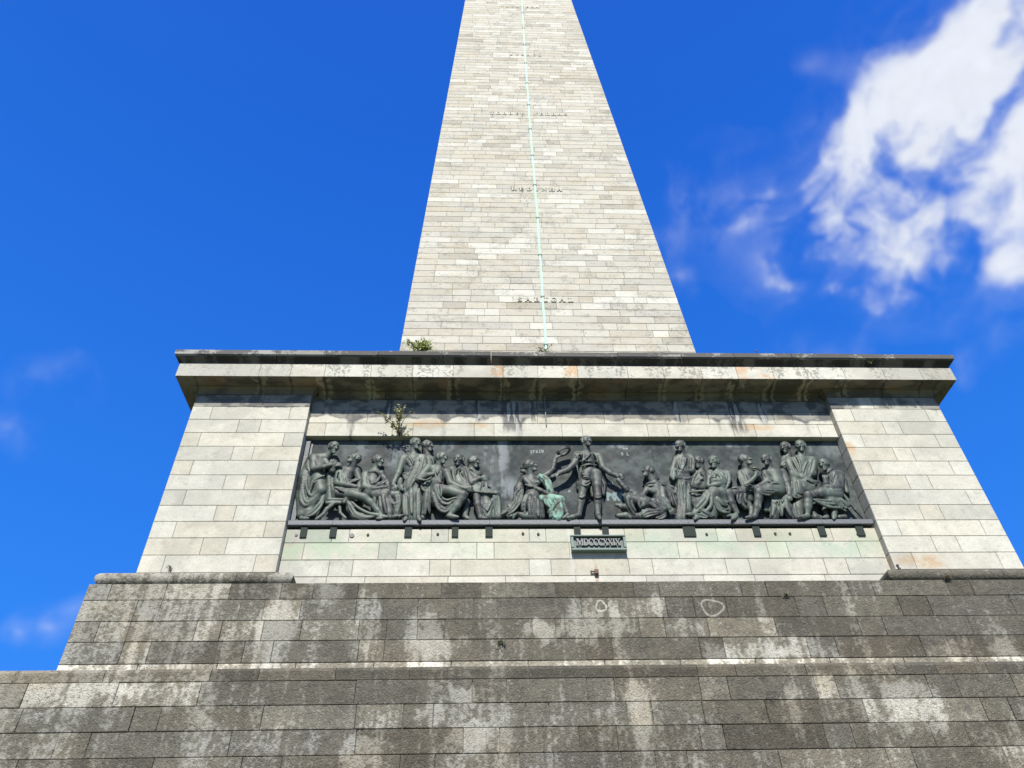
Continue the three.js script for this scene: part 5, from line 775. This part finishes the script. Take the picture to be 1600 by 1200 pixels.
fig('bald man in a knee-length coat half kneeling with clasped hands, facing inward', 0.45, (b) => {
  b.head(758, 398, 0.30, -50, -8, 'bald', 1.07, [810, 500, .24]);
  b.chain([[880, 550, .2, .17], [910, 680, .2, .18], [910, 790, .19, .17]], .07); b.chain([[790, 540, .22, .09], [950, 520, .2, .115]], .06);
  b.chain([[965, 530, .22, .11], [965, 690, .27, .095], [850, 700, .32, .075], [780, 690, .34, .05]], .03); b.handAt(790, 690, .34, 720, 690, .35, .7, [0, 1, .3]); b.chain([[790, 560, .26, .075], [780, 640, .31, .065], [765, 580, .34, .05]], .03); b.handAt(770, 590, .34, 755, 530, .35, .9, [1, 0, .3]);
  b.chain([[890, 790, .24, .15], [710, 780, .3, .135], [540, 810, .34, .115], [535, 900, .33, .09], [535, 960, .32, .088], [530, 1050, .31, .058]], .04); b.foot(530, 1080, .31, 405, 1098, .36, .05);
  b.chain([[900, 840, .16, .15], [890, 960, .2, .09], [885, 1090, .22, .06]], .06); b.foot(890, 1080, .25, 880, 1120, .31, .05); b.chain([[760, 980, .1, .09], [790, 1090, .12, .06]], .04); b.foot(790, 1095, .24, 745, 1105, .3);
  b.chain([[720, 840, .26, .08], [850, 890, .25, .11], [980, 920, .22, .12], [1070, 930, .2, .07]], .06); b.fan([[590, 850, .4], [740, 870, .38], [900, 880, .34]], [[640, 880, .38], [800, 960, .34], [980, 980, .3]], 4, .018); b.fan([[980, 840, .3], [1040, 920, .28], [1100, 960, .25]], [[940, 880, .32], [970, 960, .3], [1000, 1000, .27]], 3, .022); b.fold([Q(830, 700, .36), Q(880, 740, .37), Q(990, 730, .33)], .02); b.fan([[850, 460, .32], [860, 560, .36], [850, 640, .36]], [[950, 540, .33], [920, 600, .35], [900, 660, .36]], 3, .012); b.fold([Q(800, 500, .33), Q(840, 460, .32), Q(900, 450, .28)], .03); b.fan([[580, 760, .42], [600, 820, .42]], [[700, 740, .42], [760, 800, .4]], 4, .012);
}, 1200);
REG = [1200, 680];
{ const b = new Body(); b.chain([[1010, 790, .22, .03], [1080, 880, .22, .035], [1180, 1000, .22, .045], [1290, 1120, .22, .04]], .02); b.chain([[1020, 600, .08, .07], [1060, 760, .08, .06]], .04); part('chair', b.mesh(0.2, 0.0115, 31), M_BR, relief, 'curved chair leg behind the half-kneeling man'); const r = new Body(); r.chain([[620, 1050, .2, .05], [640, 1100, .22, .09], [700, 1110, .22, .07]], .03); r.chain([[960, 1100, .16, .06], [1030, 1090, .16, .05]], .03); part('rock', r.mesh(0.2, 0.0115, 33), M_BR, relief); }

// ================================================================ plants rooted in the joints
function leaf(P, dir, len, wid, t, col) {
  const d = dir.clone().normalize(), s = new THREE.Vector3(rr(-1, 1), rr(-0.3, 0.6), rr(-1, 1)).cross(d).normalize(), b = P, m = P.clone().addScaledVector(d, len * 0.5), e = P.clone().addScaledVector(d, len).add(new THREE.Vector3(0, -len * 0.15, 0));
  const l = m.clone().addScaledVector(s, wid), r = m.clone().addScaledVector(s, -wid), mid = m.clone().add(new THREE.Vector3(0, 0, 0)).addScaledVector(new THREE.Vector3().crossVectors(d, s), wid * 0.35);
  const A4 = (v) => [v.x, v.y, v.z], z = [0, 0];
  t.p.push(...A4(b), ...A4(mid), ...A4(l), ...A4(mid), ...A4(e), ...A4(l), ...A4(b), ...A4(r), ...A4(mid), ...A4(mid), ...A4(r), ...A4(e)); for (let i = 0; i < 12; i++) { t.u.push(0, 0); t.c.push(...col); }
}
const leafM = new THREE.MeshPhysicalMaterial({ name: 'leaf', vertexColors: true, roughness: 0.5, side: THREE.DoubleSide, transmission: 0.35, thickness: 0 }), stemM = mat({ name: 'woody stem', color: new THREE.Color(0.09, 0.065, 0.035) });
function plant(label, group, pos, stems, o) {
  const t = thing(o.name || 'shrub', label, o.cat || 'shrub', pos, group), lv = new Tri(), st = [];
  for (const [tip, n] of stems) {
    const c = new THREE.CatmullRomCurve3([new THREE.Vector3(0, 0, 0), new THREE.Vector3(tip[0] * 0.35 + rr(-.02, .02), tip[1] * 0.5, tip[2] * 0.8), new THREE.Vector3(...tip)]); st.push(new THREE.TubeGeometry(c, 6, o.r || 0.007, 5));
    for (let i = 0; i < n; i++) { const q = o.from + (1 - o.from) * (i + rnd()) / n, P = c.getPoint(Math.min(1, q)).add(new THREE.Vector3(rr(-1, 1), rr(-1, 1), rr(-1, 1)).multiplyScalar(o.spread)), d = c.getTangent(Math.min(1, q)).multiplyScalar(0.7).add(new THREE.Vector3(rr(-1, 1), rr(-0.5, 0.9), rr(-1, 1))); const k = rr(0.7, 1.3); leaf(P, d, o.len * rr(0.7, 1.2), o.wid * rr(0.8, 1.2), lv, o.col.map((x, ii) => x * k * (ii === 0 ? rr(0.9, 1.25) : 1))); }
  }
  part('foliage', lv.geo(), leafM, t); part('stem', mergeGeometries(st), stemM, t); return t;
}
{
  let p = W(657, 549, 0.46);
  plant('bushy green shrub rooted on the cornice edge at the shaft corner', null, [p.x, 5.335, 0.46], Array.from({ length: 34 }, () => { const a = rr(-0.36, 0.33); return [[a, rr(0.22, 0.46) - Math.abs(a) * 0.3, rr(-0.15, 0.12)], 14]; }), { from: 0.25, spread: 0.04, len: 0.085, wid: 0.02, col: [0.30, 0.38, 0.08] });
  p = W(850, 550, 0.48);
  plant('sparse weeds on the cornice beside the copper tape', null, [p.x, 5.335, 0.48], [[[-0.2, 0.17, 0.02], 10], [[-0.1, 0.15, 0.03], 12], [[0.0, 0.17, 0.02], 10], [[0.10, 0.16, 0.03], 9], [[0.2, 0.27, 0.02], 8], [[-0.15, 0.06, .03], 10], [[.13, .06, .03], 8]], { from: 0.2, spread: 0.02, len: 0.06, wid: 0.012, col: [0.09, 0.13, 0.05], r: 0.004 });
  p = W(624, 682, REC + 0.01); const T = (px, py, d) => { const q = W(px, py, REC + d); return [q.x - p.x, q.y - p.y, d]; };
  plant('straggly leafy sapling growing from the joint above the bronze relief', null, [p.x, p.y, REC + 0.01], [[T(592, 645, .30), 22], [T(600, 655, .26), 18], [T(618, 636, .30), 30], [T(625, 633, .32), 34], [T(632, 636, .3), 26], [T(620, 650, .22), 30], [T(644, 642, .26), 8], [T(612, 664, .16), 20], [T(634, 668, .14), 12], [T(634, 680, .1), 14], [T(622, 672, .12), 20], [T(626, 645, .28), 26]], { from: 0.42, spread: 0.025, len: 0.075, wid: 0.019, col: [0.26, 0.29, 0.10], r: 0.006 });
  const weed = (label, px, py, z, h, n, col, down = false) => { const q = W(px, py, z); plant(label, null, [q.x, q.y, z], Array.from({ length: n }, () => [[rr(-0.09, 0.09), (down ? -1 : 1) * rr(0.3, 1) * h, rr(0.02, 0.07)], 9]), { name: 'weed', cat: 'weed', from: 0.1, spread: 0.018, len: 0.035, wid: 0.009, col, r: 0.003 }); };
  weed('small green weed hanging from a joint of the dark plinth', 781, 1000, 0.505, 0.13, 6, [0.05, 0.075, 0.02], true);
  weed('dry brownish weed under the roll moulding of the right pier', 1479, 905, 0.52, 0.09, 9, [0.16, 0.13, 0.06]);
  weed('tiny weed in the top joint of the plinth below the bronze', 1228, 932, 0.505, 0.06, 4, [0.05, 0.08, 0.02]);
  weed('yellow-green tuft on the cornice above the right pier', 1359, 569, 0.46, 0.10, 7, [0.13, 0.15, 0.05]);
  weed('green sprig in a joint at the foot of the left pier', 266, 885, 0.01, 0.16, 4, [0.09, 0.14, 0.04], true);
  weed('thin reddish dry stalk standing on the cornice edge', 1184, 556, 0.5, 0.17, 2, [0.20, 0.10, 0.05]);
}
renderer.render(scene, camera);
